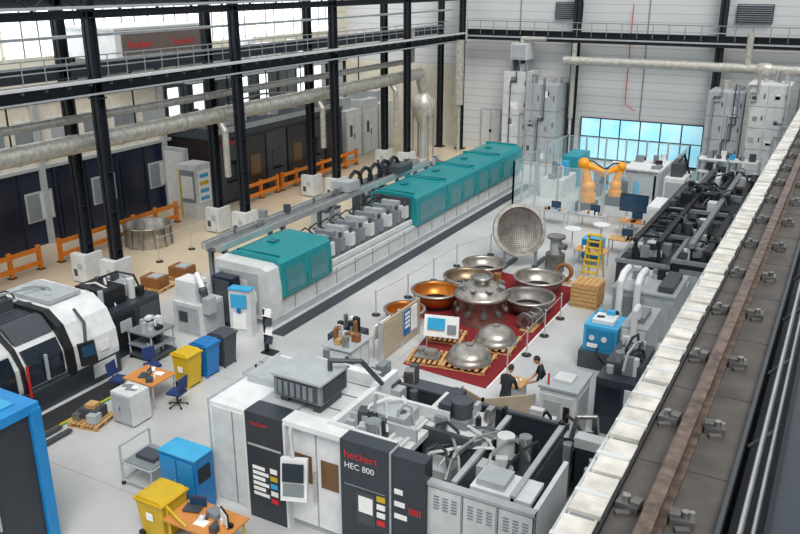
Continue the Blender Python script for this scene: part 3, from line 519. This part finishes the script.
# ---------------------------------------------------------------- exhibition area
b=B('red_carpet'); b.prismZ([(-11.7,21.6),(-8.6,21.3),(-8.6,31.2),(-14,31.8),(-14.0,25.6),(-12.2,25.2)],0,.012,red); b.bx(-8.6,-8.56,21.3,31.2,0,.02,paper); b.done()
def bowl(name,x,y,r,h,m,z0=0.0,rim=.06):
    pr=[(0,0)]+[(r*math.sin(t)**.8,h*(1-math.cos(t))) for t in [i*math.pi/2/9 for i in range(1,10)]]+[(r+rim,h),(r+rim,h+.05),(r-.02,h+.05)]+[( (r-.04)*math.sin(t)**.8,h*(1-math.cos(t))+.04) for t in [i*math.pi/2/9 for i in range(9,0,-1)]]+[(0,.04)]
    b=B(name); b.lathe((x,y,z0),pr,m,40); b.lathe((x,y,0),[(r*.55,0.012),(r*.6,0.012),(r*.6,z0+h*.45),(r*.55,z0+h*.45)],dgrey,24)
    b.lathe((x,y,z0),[(r+rim*1.1,h-.0),(r+rim*1.1,h+.055),(r-.03,h+.06)],inox,40); b.done()
bowl('dished_tank_end',-13.2,24.5,.72,.6,brass,.013); bowl('dished_tank_end',-13.0,26.7,.92,.65,brass,.013); bowl('dished_tank_end',-12.6,28.85,.98,.6,bronze,.013,.05); bowl('dished_tank_end',-12.8,30.95,.9,.5,inox,.013,.05)
bowl('dished_tank_end',-10.0,30.0,.98,.65,inox,.013); bowl('dished_tank_end',-9.65,27.9,.95,.6,inoxd,.013)
b=B('pressure_vessel_head'); q0=Vector((-10.95,26.3,.012)); b.lathe(q0,[(.92,0),(.92,.95),(1.0,.95),(1.0,1.08),(.9,1.1),(.8,1.3),(.5,1.45),(0,1.5)],inox,40)
b.lathe(q0+Vector((0,0,1.4)),[(.28,0),(.28,.22),(.36,.22),(.36,.3),(0,.3)],steel,24)
for i in range(8):
    t=i*math.pi/4; c=Vector((math.cos(t),math.sin(t),0)); z=Vector((0,0,1)); b.cyl(q0+z*1.15+c*.68,q0+z*1.42+c*.78,.1,steel,12); b.cyl(q0+z*1.42+c*.78,q0+z*1.46+c*.795,.14,steel,12)
for i in range(10):
    t=i*math.pi/5+.2; c=Vector((math.cos(t),math.sin(t),0)); b.cyl(q0+Vector((0,0,.5))+c*.88,q0+Vector((0,0,.5))+c*1.0,.12,dsteel,12)
b.done()
b=B('tube_sheet_dome'); R=Matrix.Rotation(math.radians(35),3,'Z')@Matrix.Rotation(math.radians(68),3,'X')
c=Vector((-12.0,32.9,1.6)); b.lathe(c,[(0,-.22),(.4,-.2),(.75,-.1),(1.0,.04)],inoxd,44,R); b.lathe(c,[(1.0,.04),(1.02,.12),(1.18,.12),(1.2,.0),(1.15,-.1),(.95,-.35),(.5,-.55),(0,-.6)],inox,44,R,True)
ts=M('sheet_holes','#57514b',.5,.5)
for i in range(-9,10):
    for j in range(-9,10):
        px,py=i*.095,j*.095; rr=math.hypot(px,py)
        if rr<.86:
            z=-.2+.16*(rr/.86)**2.4; q=c+R@Vector((px,py,z-.01)); q2=c+R@Vector((px,py,z+.015)); b.cyl(q,q2,.028,ts,6)
for s in(-.7,.7):
    p=R@Vector((s,-1.0,0)); b.cyl((c.x+p.x,c.y+p.y,0),(c.x+p.x,c.y+p.y,c.z+p.z+.2),.06,grey); q=R@Vector((s,.6,-.2)); b.cyl((c.x+q.x,c.y+q.y+.6,0),(c.x+q.x,c.y+q.y,c.z+q.z),.05,grey)
    b.bx(c.x+p.x-.1,c.x+p.x+.1,c.y+p.y-.2,c.y+p.y+1.4,0,.08,dgrey)
b.done()
def dome(x,y,r,h):
    b,q=pallet('domed_part_pallet',x,y,1.5,1.5,.1); b.lathe((x,y,.14),[(r,0),(r,.12),(r*.92,.16)]+[(r*.92*math.cos(t),.16+h*math.sin(t)) for t in (.2,.5,.8,1.1,1.35,1.57)],inox,36)
    b.cyl((x,y,.14+.1+h),(x,y,.24+h+.1),.12,steel,16)
    for i in range(10): t=i*math.pi/5; b.cyl((x+r*.75*math.cos(t),y+r*.75*math.sin(t),.25),(x+r*.75*math.cos(t),y+r*.75*math.sin(t),.5),.05,steel,8)
    b.done()
dome(-9.6,24.5,.74,.42); dome(-9.8,22.7,.76,.38)
for i,(x,y) in enumerate(((-11.3,24.2),(-11.15,22.3))):
    b,q=pallet('wooden_pallet',x,y,1.2,1.1,.2); q(0,0,.17,.8,.6,.06,steel if i else dsteel); q(.1,.1,.26,.4,.3,.12,inox); b.cyl((x-.3,y+.2,.14),(x-.3,y+.2,.3),.16,steel,16); b.done()
b=B('flanged_pipe'); b.cyl((-9.15,26.1,.35),(-8.95,26.9,.35),.16,steel,20); b.cyl((-9.15,26.1,.35),(-9.13,26.18,.35),.33,steel,24); b.cyl((-8.97,26.82,.35),(-8.95,26.9,.35),.33,steel,24);b.cyl((-9.06,26.45,.35),(-9.04,26.53,.35),.26,steel,24); b.bx(-9.3,-8.8,26.0,27,0.012,.05,wood); b.done()
b=B('shaft_part'); b.cyl((-11.2,28.5,.012),(-11.2,28.5,.5),.3,dsteel,20); b.cyl((-11.2,28.5,.5),(-11.2,28.5,1.1),.16,dwood,16); b.done()
b=B('pump_housing'); b.cyl((-10.3,32.9,.0),(-10.3,32.9,.8),.42,dsteel,24); b.cyl((-10.3,32.9,.8),(-10.3,32.9,1.5),.25,lgrey,20); b.cyl((-10.3,32.9,1.5),(-10.3,32.9,1.6),.4,steel,20); b.cyl((-10.3,32.9,1.2),(-9.8,32.7,1.2),.14,steel); b.done()
b=B('machined_ring'); b.lathe((-9.5,31.7,.45),[(.25,-.1),(.38,-.1),(.38,.1),(.25,.1),(.25,-.1)],dwood,24,Matrix.Rotation(1.4,3,'X')); b.bx(-9.8,-9.2,31.5,31.9,0,.07,wood); b.done()
b=B('exhibit_partition'); b.bx(-12.45,-12.38,21.4,24.0,.05,1.35,tan); 
for y in(21.4,22.7,24.0): b.bx(-12.5,-12.33,y-.04,y+.04,0,1.4,alu)
b.bx(-12.38,-12.36,21.5,22.5,.15,1.25,tan); b.bx(-12.38,-12.35,22.9,23.35,.35,1.25,blue); b.bx(-12.38,-12.35,23.45,23.85,.35,1.25,paper)
for i in range(4): b.bx(-12.35,-12.345,22.95,23.3,.6+i*.16,.7+i*.16,paper)
b.done()
b=B('poster_stand'); b.cb((-11.1,23.25,.85),(1.2,.04,.75),paper,.25,rx=-.2); b.cb((-11.25,23.15,.95),(.6,.02,.4),cyan,.25,rx=-.2); b.cb((-10.72,23.27,.8),(.3,.045,.3),grey,.25,rx=-.2)
for s in(-.5,.5): b.cyl((-11.1+s,23.25+s*.25,0.012),(-11.1+s,23.3+s*.25,.6),.025,alu,8)
b.done()
b=B('poster_stand'); b.cb((-12.7,21.9,.95),(.04,1.1,.6),paper,ry=.2); b.cyl((-12.75,21.5,0),(-12.75,21.5,.8),.02,alu,8); b.cyl((-12.75,22.3,0),(-12.75,22.3,.8),.02,alu,8); b.done()
b=B('exhibit_cabinet'); b.bx(-13.6,-12.7,19.9,21.1,0,.92,lgrey); b.bx(-12.7,-12.67,20.0,20.5,.1,.85,offw); b.bx(-12.7,-12.67,20.55,21.0,.1,.85,offw); b.bx(-13.55,-12.75,19.87,19.9,.1,.85,offw); b.bx(-13.7,-12.6,19.8,21.2,.92,.97,lgrey); clutter(b,-13.5,-12.8,20,21,.97,12,(steel,dwood,blk,alu,wood),.25,.5); b.done(.01)
b=B('gearbox_exhibit'); b.bx(-14.6,-13.6,21.5,22.6,0,.5,slate); clutter(b,-14.4,-13.8,21.6,22.5,.5,12,(dgrey,blk,steel,paper),.35,.5); b.done()
b=B('side_table'); b.bx(-15.0,-13.9,17.4,18.7,.7,.75,alu)
for x in(-14.95,-13.95):
    for y in(17.45,18.65): b.cyl((x,y,0),(x,y,.7),.03,dgrey,8)
clutter(b,-14.8,-14.1,17.6,18.5,.75,8,(lgrey,blk,white),.3,.3); b.done()
b=B('wooden_crate'); x0,y0=-8.4,29.2
b.bx(x0,x0+1,y0,y0+1,.12,.95,dwood)
for i in range(5): b.bx(x0-.02,x0+1.02,y0-.03,y0,.14+i*.165,.28+i*.165,wood); b.bx(x0+1,x0+1.03,y0,y0+1,.14+i*.165,.28+i*.165,wood); b.bx(x0+i*.205,x0+i*.205+.18,y0,y0+1,.95,.98,wood)
for i in (0,.44,.88): b.bx(x0,x0+1,y0+i,y0+i+.12,0,.12,wood)
b.done()
b=B('step_ladder')
for s in(-.25,.25):
    b.cyl((-8.5+s*1.3,31.9,0),(-8.5+s,32.4,2.0),.045,ycol,8); b.cyl((-8.5+s*1.3,33.1,0),(-8.5+s,32.45,2.0),.04,ycol,8)
for i in range(7): f=(i+1)/8; b.cb((-8.5,31.9+.5*f,2.0*f),(.55,.16,.04),ycol)
b.cb((-8.5,32.42,2.02),(.55,.28,.05),ycol); b.done()
def rtable(name,x,y,m,r=.4,h=1.0):
    b=B(name); b.cyl((x,y,h-.04),(x,y,h),r,m,24); b.cyl((x,y,.03),(x,y,h-.04),.035,alu,8); b.cyl((x,y,0),(x,y,.03),.25,alu,20); b.done()
for p in((-10.6,36.3),(-9.6,37.6)): rtable('bar_table',p[0],p[1],white)
def desk(x,y,mm,n=5):
    b=B('work_desk'); b.bx(x,x+1.4,y,y+.8,.72,.76,mm)
    for a in(.05,1.35):
        for c in(.05,.75): b.cyl((x+a,y+c,0),(x+a,y+c,.72),.03,alu,8)
    b.bx(x+.5,x+1.0,y+.5,y+.54,.85,1.2,blk); b.cyl((x+.75,y+.52,.76),(x+.75,y+.52,.9),.03,blk,8); b.bx(x+.52,x+.98,y+.49,y+.5,.88,1.18,screen); clutter(b,x+.2,x+1.2,y+.1,y+.35,.76,n,(white,blk,blue,wood),.2,.2); b.done()
desk(-9.8,33.9,wood); desk(-9.2,39.4,orw,8); desk(-11.4,39.7,lgrey,8); desk(-8.9,36.2,wood,7); desk(-13.4,39.5,lgrey,7)
b=B('display_screen'); b.bx(-9.6,-8.2,40.9,41.0,.9,1.8,blk); b.bx(-9.55,-8.25,40.88,40.9,.95,1.75,screen); b.bx(-8.95,-8.85,40.9,41.0,0,.9,grey); b.bx(-9.2,-8.6,40.7,41.2,0,.04,grey); b.done()
b=B('switch_cabinet'); b.bx(-7.75,-7.15,38.5,40.6,0,1.9,white); b.bx(-7.7,-7.2,38.47,38.5,.1,1.8,offw); b.bx(-7.5,-7.3,38.45,38.47,.9,1.2,blk); b.done()
b=B('blue_tool_cart'); b.bx(-9.8,-8.9,35.1,35.8,.1,.95,cyan); 
for i in range(4): b.bx(-9.75,-8.95,35.08,35.1,.15+i*.2,.31+i*.2,blue)
for x in(-9.7,-9.0): b.cyl((x,35.15,.05),(x,35.2,.05),.05,blk); b.cyl((x,35.7,.05),(x,35.75,.05),.05,blk)
b.done()
# robot cell
b=B('safety_fence')
def fl(x0,y0,x1,y1,n,H=2.6):
    for i in range(n+1):
        x=x0+(x1-x0)*i/n;y=y0+(y1-y0)*i/n; b.bx(x-.045,x+.045,y-.045,y+.045,0,H,alu)
    dx=x1-x0;dy=y1-y0; a=math.atan2(dy,dx);L=math.hypot(dx,dy)
    b.cb(((x0+x1)/2,(y0+y1)/2,H/2+.05),(L,.012,H-.3),fence,a)
    for z in(.2,H-.05): b.cb(((x0+x1)/2,(y0+y1)/2,z),(L,.04,.04),alu,a)
fl(-15.8,42,-8.2,42,6); fl(-15.8,42,-15.8,51.5,7); fl(-8.2,42,-8.2,51.5,7); fl(-15.8,51.5,-8.2,51.5,6)
b.done()
def robot(x,y,a,k=1.0,nm='industrial_robot'):
    b=B(nm); b.bx(x-.5,x+.5,y-.5,y+.5,0,.5,dgrey); b.cyl((x,y,.5),(x,y,.8*k),.38*k,robo,20); b.cyl((x,y,.7*k),(x,y,1.0*k),.3*k,robo,20)
    d=Vector((math.cos(a),math.sin(a),0)); s=Vector((x,y,1.1*k)); b.sph(s,.34*k,robo)
    e=s-d*.25*k+Vector((0,0,1.05*k)); b.cyl(s,e,.24*k,robo,14,.19*k); b.sph(e,.28*k,robo); w=e+d*1.0*k+Vector((0,0,-.45)); b.cyl(e,w,.2*k,robo,14,.13*k); b.sph(w,.16*k,robo); b.cyl(w,w+Vector((0,0,-.35*k)),.08*k,dgrey); b.cb(w+Vector((0,0,-.42*k)),(.3,.12,.14),blk); b.tube([e-d*.1+Vector((0,0,.25)),e+d*.5+Vector((0,0,.15)),w+Vector((0,0,.15))],.04,blk); b.done()
robot(-12.0,43.4,.2,1.2); robot(-11.0,45.4,3.6,1.0)
b=B('robot_tool_cell'); b.bx(-15.2,-13.9,44.9,47.5,0,1.1,offw); b.bx(-15,-14,48,50.5,0,1.9,M('teal_cab','#2a93a3',.4)); b.bx(-11,-9,47.5,50.5,0,1.6,lgrey); b.bx(-11.1,-8.9,47.4,50.6,1.6,1.7,white); clutter(b,-15,-14,45,47.2,1.1,12,(grey,cyan,white),.5,.9); clutter(b,-13,-9,46.5,50,0,20,(grey,cyan,white,blk,lgrey),.7,1.5); clutter(b,-10.8,-9.2,47.7,50.2,1.7,8,(grey,white,blk),.6,.5); b.done()
# ---------------------------------------------------------------- right-hand machines
b=B('coolant_tank_unit'); b.bx(-6.4,-4.3,27.4,29.8,0,1.7,lgrey); b.bx(-6.45,-4.25,27.35,29.85,1.7,1.78,lgrey); b.bx(-6.3,-5.4,27.36,27.4,.2,1.5,grey); b.bx(-5.3,-4.4,27.36,27.4,.2,1.5,lgrey)
for x in(-6.1,-5.5): b.tube([(x,28.4,1.78),(x,28.4,2.1),(x,28.2,2.3),(x,27.5,2.3),(x,27.15,2.1),(x,27.15,1.0),(x,27.3,.8)],.12,white,14)
b.bx(-4.9,-4.4,27.6,29.4,1.78,2.0,dgrey); b.bx(-6.4,-4.3,29.8,30.6,0,1.3,lgrey); clutter(b,-6.2,-4.6,28.6,29.6,1.78,8,(grey,lgrey,blk),.4,.4); b.bx(-6.41,-6.4,27.6,29.6,.3,1.4,grey); b.done(.015)
b=B('boring_mill')
for (x0,x1,y0,y1,z,m) in((-7.2,-5.2,31,34,1.6,slate),(-7.0,-4.0,34.2,37,1.9,slate),(-6.8,-3.6,37.2,42,2.3,slate),(-5.1,-3.4,31,34,1.9,blk),(-6.4,-3.2,42.3,47,2.0,dgrey)):
    b.bx(x0,x1,y0,y1,0,z,m); b.bx(x0-.05,x1+.05,y0-.05,y0+.1,z-.1,z+.05,grey); b.bx(x0-.05,x0+.1,y0,y1,z-.08,z+.06,grey); b.bx(x1-.1,x1+.05,y0,y1,z-.08,z+.06,dgrey)
    b.bx(x0+.4,x1-.4,y0+.4,y1-.4,z,z+.08,blk); clutter(b,x0+.4,x1-.4,y0+.4,y1-.4,z,24,(grey,dgrey,blk,offw,blk,slate),.6,.55); hoses(b,x0+.3,x1-.3,y0+.3,y1-.3,z,6,(blk,dgrey),.05,.7)
    b.bx(x0+.3,x1-.3,y0-.03,y0,.4,z-.3,grey); b.bx(x0+.4,x0+1.0,y0-.05,y0-.03,.6,z-.5,lgrey)
    b.bx(x0+.25,x0+.5,y0+.2,y1-.2,z+.06,z+.3,dgrey)
for x in(-6.6,-5.7): b.bx(x-.1,x+.1,31.2,42,2.35,2.5,blk)
for y in (32,33.5,35,36.5,38,39.5,41): b.bx(-6.7,-5.6,y-.05,y+.05,2.38,2.48,blk)
b.bx(-4.6,-4.4,31.2,46,2.4,2.6,grey); b.bx(-4.0,-3.8,31.2,46,2.2,2.35,blk)
for y in(31.4,35,38.5,41.6):
    for x in(-6.6,-5.7): b.bx(x-.06,x+.06,y-.06,y+.06,1.5,2.35,blk)
    b.bx(-4.55,-4.45,y-.06,y+.06,1.5,2.4,blk); b.bx(-3.95,-3.85,y-.06,y+.06,1.5,2.2,blk)
b.done()
b=B('column_machine'); b.bx(-7.9,-6.9,42.8,45,0,2.4,white); b.bx(-7.8,-7.0,42.77,42.8,.3,2.2,lgrey); b.bx(-7.7,-7.1,43.2,44.6,2.4,3.1,dgrey); b.tube([(-7.4,43.5,3.1),(-7.2,43.8,3.5),(-6.9,44.5,2.2)],.06,blk); b.done(.02)
b=B('hydraulic_unit'); b.bx(-6.6,-5.3,24.2,25.6,0,.6,dgrey); b.bx(-6.5,-5.4,24.3,25.5,.6,1.5,cyan); b.bx(-6.4,-5.5,24.27,24.3,.7,1.4,M('cyan_dark','#1b84b0',.4)); b.cyl((-6.2,24.26,1.1),(-6.2,24.22,1.1),.09,white,14); b.cyl((-5.8,24.26,1.1),(-5.8,24.22,1.1),.09,white,14); b.bx(-6.35,-6.0,24.24,24.27,.75,.9,paper)
b.tube([(-6.0,24.2,.8),(-5.9,24.0,.6),(-5.7,24.1,.3)],.04,blk); b.bx(-6.3,-5.6,24.5,25.2,1.5,1.65,white); clutter(b,-6.4,-5.5,24.4,25.4,1.5,6,(blk,grey,cyan),.3,.3); b.done(.015)
b=B('electrical_cabinet'); b.bx(-5.2,-4.4,23.8,25.8,0,1.9,lgrey); b.bx(-5.15,-4.45,23.77,23.8,.1,1.8,offw); b.bx(-5.21,-5.2,24,25.6,.1,1.8,offw); b.bx(-5.0,-4.6,24.2,25.2,1.9,2.1,grey); b.tube([(-4.8,24.1,2.1),(-4.8,24.1,2.5),(-4.8,23.7,2.5),(-4.8,23.7,.6)],.1,white,12); b.done(.01)
b=B('vertical_machining_center'); b.bx(-5.0,-3.7,20.4,22.9,0,1.7,slate); b.bx(-4.95,-4.3,20.37,20.4,.6,1.5,glassd); b.bx(-4.2,-3.8,20.35,20.4,.5,1.5,offw); b.bx(-4.9,-3.9,20.9,22.5,1.7,2.0,dgrey); clutter(b,-4.8,-4,20.7,22.6,1.7,16,(blk,grey,lgrey,offw),.4,.6); hoses(b,-4.8,-3.9,20.6,22.7,1.9,6,(blk,lgrey),.04,.6); b.bx(-5.02,-5.0,20.6,22.6,.3,1.4,dgrey); b.done(.01)
b=B('machine_kiosk'); b.bx(-6.1,-5.1,18.9,20.2,0,1.8,white); b.bx(-6.0,-5.2,18.87,18.9,.9,1.65,offw); b.bx(-5.95,-5.5,18.85,18.87,1.0,1.5,lgrey); b.bx(-6.15,-5.05,18.85,20.25,1.8,1.88,lgrey); b.bx(-5.1,-5.07,19.1,20.0,.3,1.6,lgrey); b.cyl((-5.9,19.0,1.88),(-5.9,19.0,2.2),.03,redp,8); b.bx(-5.42,-5.25,18.85,18.87,.9,1.4,blk); b.cb((-5.6,19.5,1.92),(.5,.5,.08),offw); b.done(.015)
b=B('inspection_bench'); b.bx(-7.75,-7.15,20.4,20.9,0,.8,lgrey); b.bx(-7.8,-7.1,20.35,20.95,.8,.86,wood); clutter(b,-7.7,-7.2,20.45,20.8,.86,5,(steel,blk,paper),.2,.15); b.done()
b=B('tan_partition')
def wallseg(p,q,z0,z1):
    d=Vector((q[0]-p[0],q[1]-p[1],0)); a=math.atan2(d.y,d.x); b.cb(((p[0]+q[0])/2,(p[1]+q[1])/2,(z0+z1)/2),(d.length,.05,z1-z0),tan,a)
    for r in(p,q): b.bx(r[0]-.03,r[0]+.03,r[1]-.03,r[1]+.03,0,z1+.03,alu)
wallseg((-8.05,18.25),(-7.3,17.9),.05,1.6); wallseg((-7.3,17.9),(-6.2,18.8),.05,1.6); b.done()
# ---------------------------------------------------------------- foreground crane rail
b=B('crane_runway_rail')
z=8.5; y0,y1=1.5,56
b.bx(-1.03,-.32,y0,y1,z-.06,z,plate); b.bx(-.72,-.62,y0,y1,z-.9,z-.06,frame); b.bx(-1.0,-.35,y0,y1,z-.95,z-.9,frame)
b.bx(-.84,-.66,y0,y1,z,z+.03,rail); b.bx(-.77,-.73,y0,y1,z+.03,z+.11,rail); b.bx(-.8,-.7,y0,y1,z+.11,z+.16,rail)
b.bx(-.35,-.32,y0,y1,z,z+.07,dgrey); b.bx(-1.05,-1.03,y0,y1,z-.1,z+.05,blk)
y=2.3
while y<55:
    for s,x in((-1,-.93),(1,-.57)):
        b.cb((x,y,z+.03),(.16,.11,.06),dsteel,s*.15); b.cb((x-s*.05,y,z+.07),(.07,.09,.04),dsteel,s*.15)
        b.cyl((x+s*.02,y,z+.06),(x+s*.02,y,z+.11),.03,steel,6); b.cyl((x+s*.05,y+.1,z),(x+s*.05,y+.1,z+.05),.022,steel,6); b.cb((x+s*.02,y-.09,z+.015),(.1,.05,.03),dsteel,.4)
    b.bx(-1.02,-.33,y+.68,y+.69,z,z+.004,dgrey)
    y+=1.37
b.done()
b=B('cable_trunking'); b.bx(-1.29,-1.08,y0,y1,8.40,8.5,tray)
i=0; y=2
while y<55.5:
    j=random.uniform(-.012,.012); b.bx(-1.30+j,-1.07+j,y,y+.5,8.50,8.53+.01*(i%2),tray); b.bx(-1.27,-1.1,y+.5,y+.56,8.49,8.51,grey); b.bx(-1.315,-1.06,y+.22,y+.26,8.5,8.55,offw); y+=.56; i+=1
b.cyl((-1.33,y0,8.45),(-1.33,y1,8.45),.02,offw,8); b.done()
for y in (5.7,14,22.4,30.7,39,47.6,55):
    b=B('steel_column'); ibeam_v(b,-.68,y,0,7.5,.4,.5); b.done()
b=B('walkway_rail'); 
for x in (-.2,-.12): b.cyl((x,y0,8.62),(x,y1,8.62),.02,alu,8)
for k in range(36): b.cyl((-.3,2+k*1.5,8.4),(-.1,2+k*1.5,8.62),.018,grey,6)
b.bx(-.3,-.05,y0,y1,8.2,8.22,dgrey); b.done()
b=B('walkway_deck'); b.bx(-.04,1.4,1.5,12.0,8.7,8.88,slate); b.bx(-.06,-.03,1.5,12,8.66,8.92,frame); b.bx(1.3,1.4,1.5,12,0,8.7,frame); b.done()
# ---------------------------------------------------------------- people
M('lip','#9a5a4a',.6)
def person(name,x,y,face,lean,arm,top=shirt):
    L=lean
    def sp(h,fw=0,sx=0): return Vector((sx,math.sin(L)*h+fw*math.cos(L),.93+math.cos(L)*h-fw*math.sin(L)))
    V=[];E=[];Rr=[];T=[]
    def v(p,r,par=None,t='s'):
        V.append(Vector(p)); Rr.append(r); 
        if par is not None: E.append((par,len(V)-1)); T.append(t)
        return len(V)-1
    hip=v((0,0,.95),.155); w=v(sp(.2),.14,hip,'s'); ch=v(sp(.42),.175,w,'s'); nb=v(sp(.53),.08,ch,'s'); nk=v(sp(.62,.02),.058,nb,'k')
    for s in(-1,1):
        h=v((s*.1,0,.86),.1,hip,'t'); k=v((s*.12,.03,.48),.068,h,'t'); an=v((s*.13,-.01,.09),.045,k,'t'); v((s*.14,.15,.04),.042,an,'b')
        sh=v(sp(.47,0,s*.19),.07,ch,'s'); el=v(sp(.2,.18+arm*.1,s*.25),.048,sh,'s'); wr=v(sp(.12,.42+arm*.1,s*.1),.034,el,'k'); hd=v(sp(.1,.5+arm*.1,s*.08),.034,wr,'k')
        for j,(dx,l) in enumerate(((-.03,.055),(-.012,.075),(.006,.08),(.022,.07),)):
            base=V[hd]; d=(sp(.05,.6+arm*.1,s*.08)-sp(.1,.5+arm*.1,s*.08)).normalized()
            a=v(base+Vector((dx,0,0))+d*.03,.011,hd,'k'); a2=v(V[a]+d*l*.6,.009,a,'k'); v(V[a2]+d*l*.4+Vector((0,0,-.015)),.008,a2,'k')
        a=v(V[hd]+Vector((-s*.045,.0,0)),.011,hd,'k'); v(V[a]+Vector((-s*.005,.04,-.02)),.009,a,'k')
    me=bpy.data.meshes.new('sk'); me.from_pydata(V,E,[]); ob=bpy.data.objects.new('sk',me); S.collection.objects.link(ob)
    md=ob.modifiers.new('s','SKIN'); md.use_smooth_shade=True
    for i,r in enumerate(Rr): me.skin_vertices[0].data[i].radius=(r,r*(.72 if i in(0,1,2) else 1)); me.skin_vertices[0].data[i].use_root=(i==0)
    m2=ob.modifiers.new('u','SUBSURF'); m2.levels=1
    ev=bpy.data.meshes.new_from_object(ob.evaluated_get(bpy.context.evaluated_depsgraph_get())); bpy.data.objects.remove(ob)
    b=B(name); mm={'s':top,'t':trousers,'k':skin,'b':shoes}
    Rz=Matrix.Rotation(face,3,'Z'); off=Vector((x,y,0)); tr=lambda p:Rz@Vector(p)+off
    vs=[tr(q.co) for q in ev.vertices]; groups={}
    for p in ev.polygons:
        c=p.center; best=9;bt='s'
        for (i,j),t in zip(E,T):
            a=V[i];d=V[j]-a; u=max(0,min(1,(c-a).dot(d)/max(1e-9,d.length_squared))); ds=(c-(a+d*u)).length-(Rr[i]*(1-u)+Rr[j]*u)
            if ds<best: best=ds;bt=t
        if c.z<.95 and bt=='s' and abs(c.y)<.2: bt='t'
        groups.setdefault(mm[bt],[]).append(tuple(p.vertices))
    o=len(b.v); b.v+=[tuple(q) for q in vs]
    for m,fs in groups.items():
        k=b.mi(m)
        for f in fs: b.f.append([i+o for i in f]); b.m.append(k); b.sm.append(True)
    hc=sp(.73,.06); 
    def hp(dx,dy,dz):
        A=L*.8+.25; q=Vector((dx,dy*math.cos(A)+dz*math.sin(A),dz*math.cos(A)-dy*math.sin(A))); return tr(hc+q)
    def ell(c,r,m):
        vs=[];fs=[];n=16;a=12
        for j in range(a+1):
            t=math.pi*j/a
            for i in range(n):
                ph=2*math.pi*i/n; vs.append(hp(c[0]+r[0]*math.sin(t)*math.cos(ph),c[1]+r[1]*math.sin(t)*math.sin(ph),c[2]+r[2]*math.cos(t)))
        for j in range(a):
            for i in range(n): fs.append((j*n+i,(j+1)*n+i,(j+1)*n+(i+1)%n,j*n+(i+1)%n))
        b.add(vs,fs,m,True)
    ell((0,0,0),(.078,.098,.118),skin); ell((0,.03,-.06),(.055,.06,.06),skin); ell((0,-.018,.028),(.085,.1,.108),hair)
    ell((0,.1,-.01),(.014,.022,.025),skin); ell((0,.088,-.058),(.026,.01,.008),'lip')
    for s in(-1,1): ell((s*.08,0,-.005),(.012,.022,.03),skin); ell((s*.03,.09,.015),(.012,.008,.007),paper); ell((s*.03,.096,.015),(.006,.005,.006),blk)
    b.done()
person('standing_man',-6.6,20.9,math.radians(112),.3,0)
person('standing_man',-7.35,19.65,math.radians(-10),.3,0)
# ---------------------------------------------------------------- light and camera
w=bpy.data.worlds.new('world'); S.world=w; w.use_nodes=True; bg=w.node_tree.nodes['Background']; bg.inputs[0].default_value=(.92,.96,1,1); bg.inputs[1].default_value=.85
sd=bpy.data.lights.new('sun','SUN'); sd.energy=2.4; sd.angle=math.radians(28); sd.color=(1,.97,.92); so=bpy.data.objects.new('sun',sd); so.rotation_euler=(math.radians(26),math.radians(26),0); S.collection.objects.link(so)
cd=bpy.data.cameras.new('camera'); co=bpy.data.objects.new('camera',cd); S.collection.objects.link(co); S.camera=co
cd.sensor_width=36; cd.lens=36*820/800; cd.clip_end=300
co.location=(0,0,12); co.rotation_euler=(math.radians(90-19.29),0,math.radians(28.67))
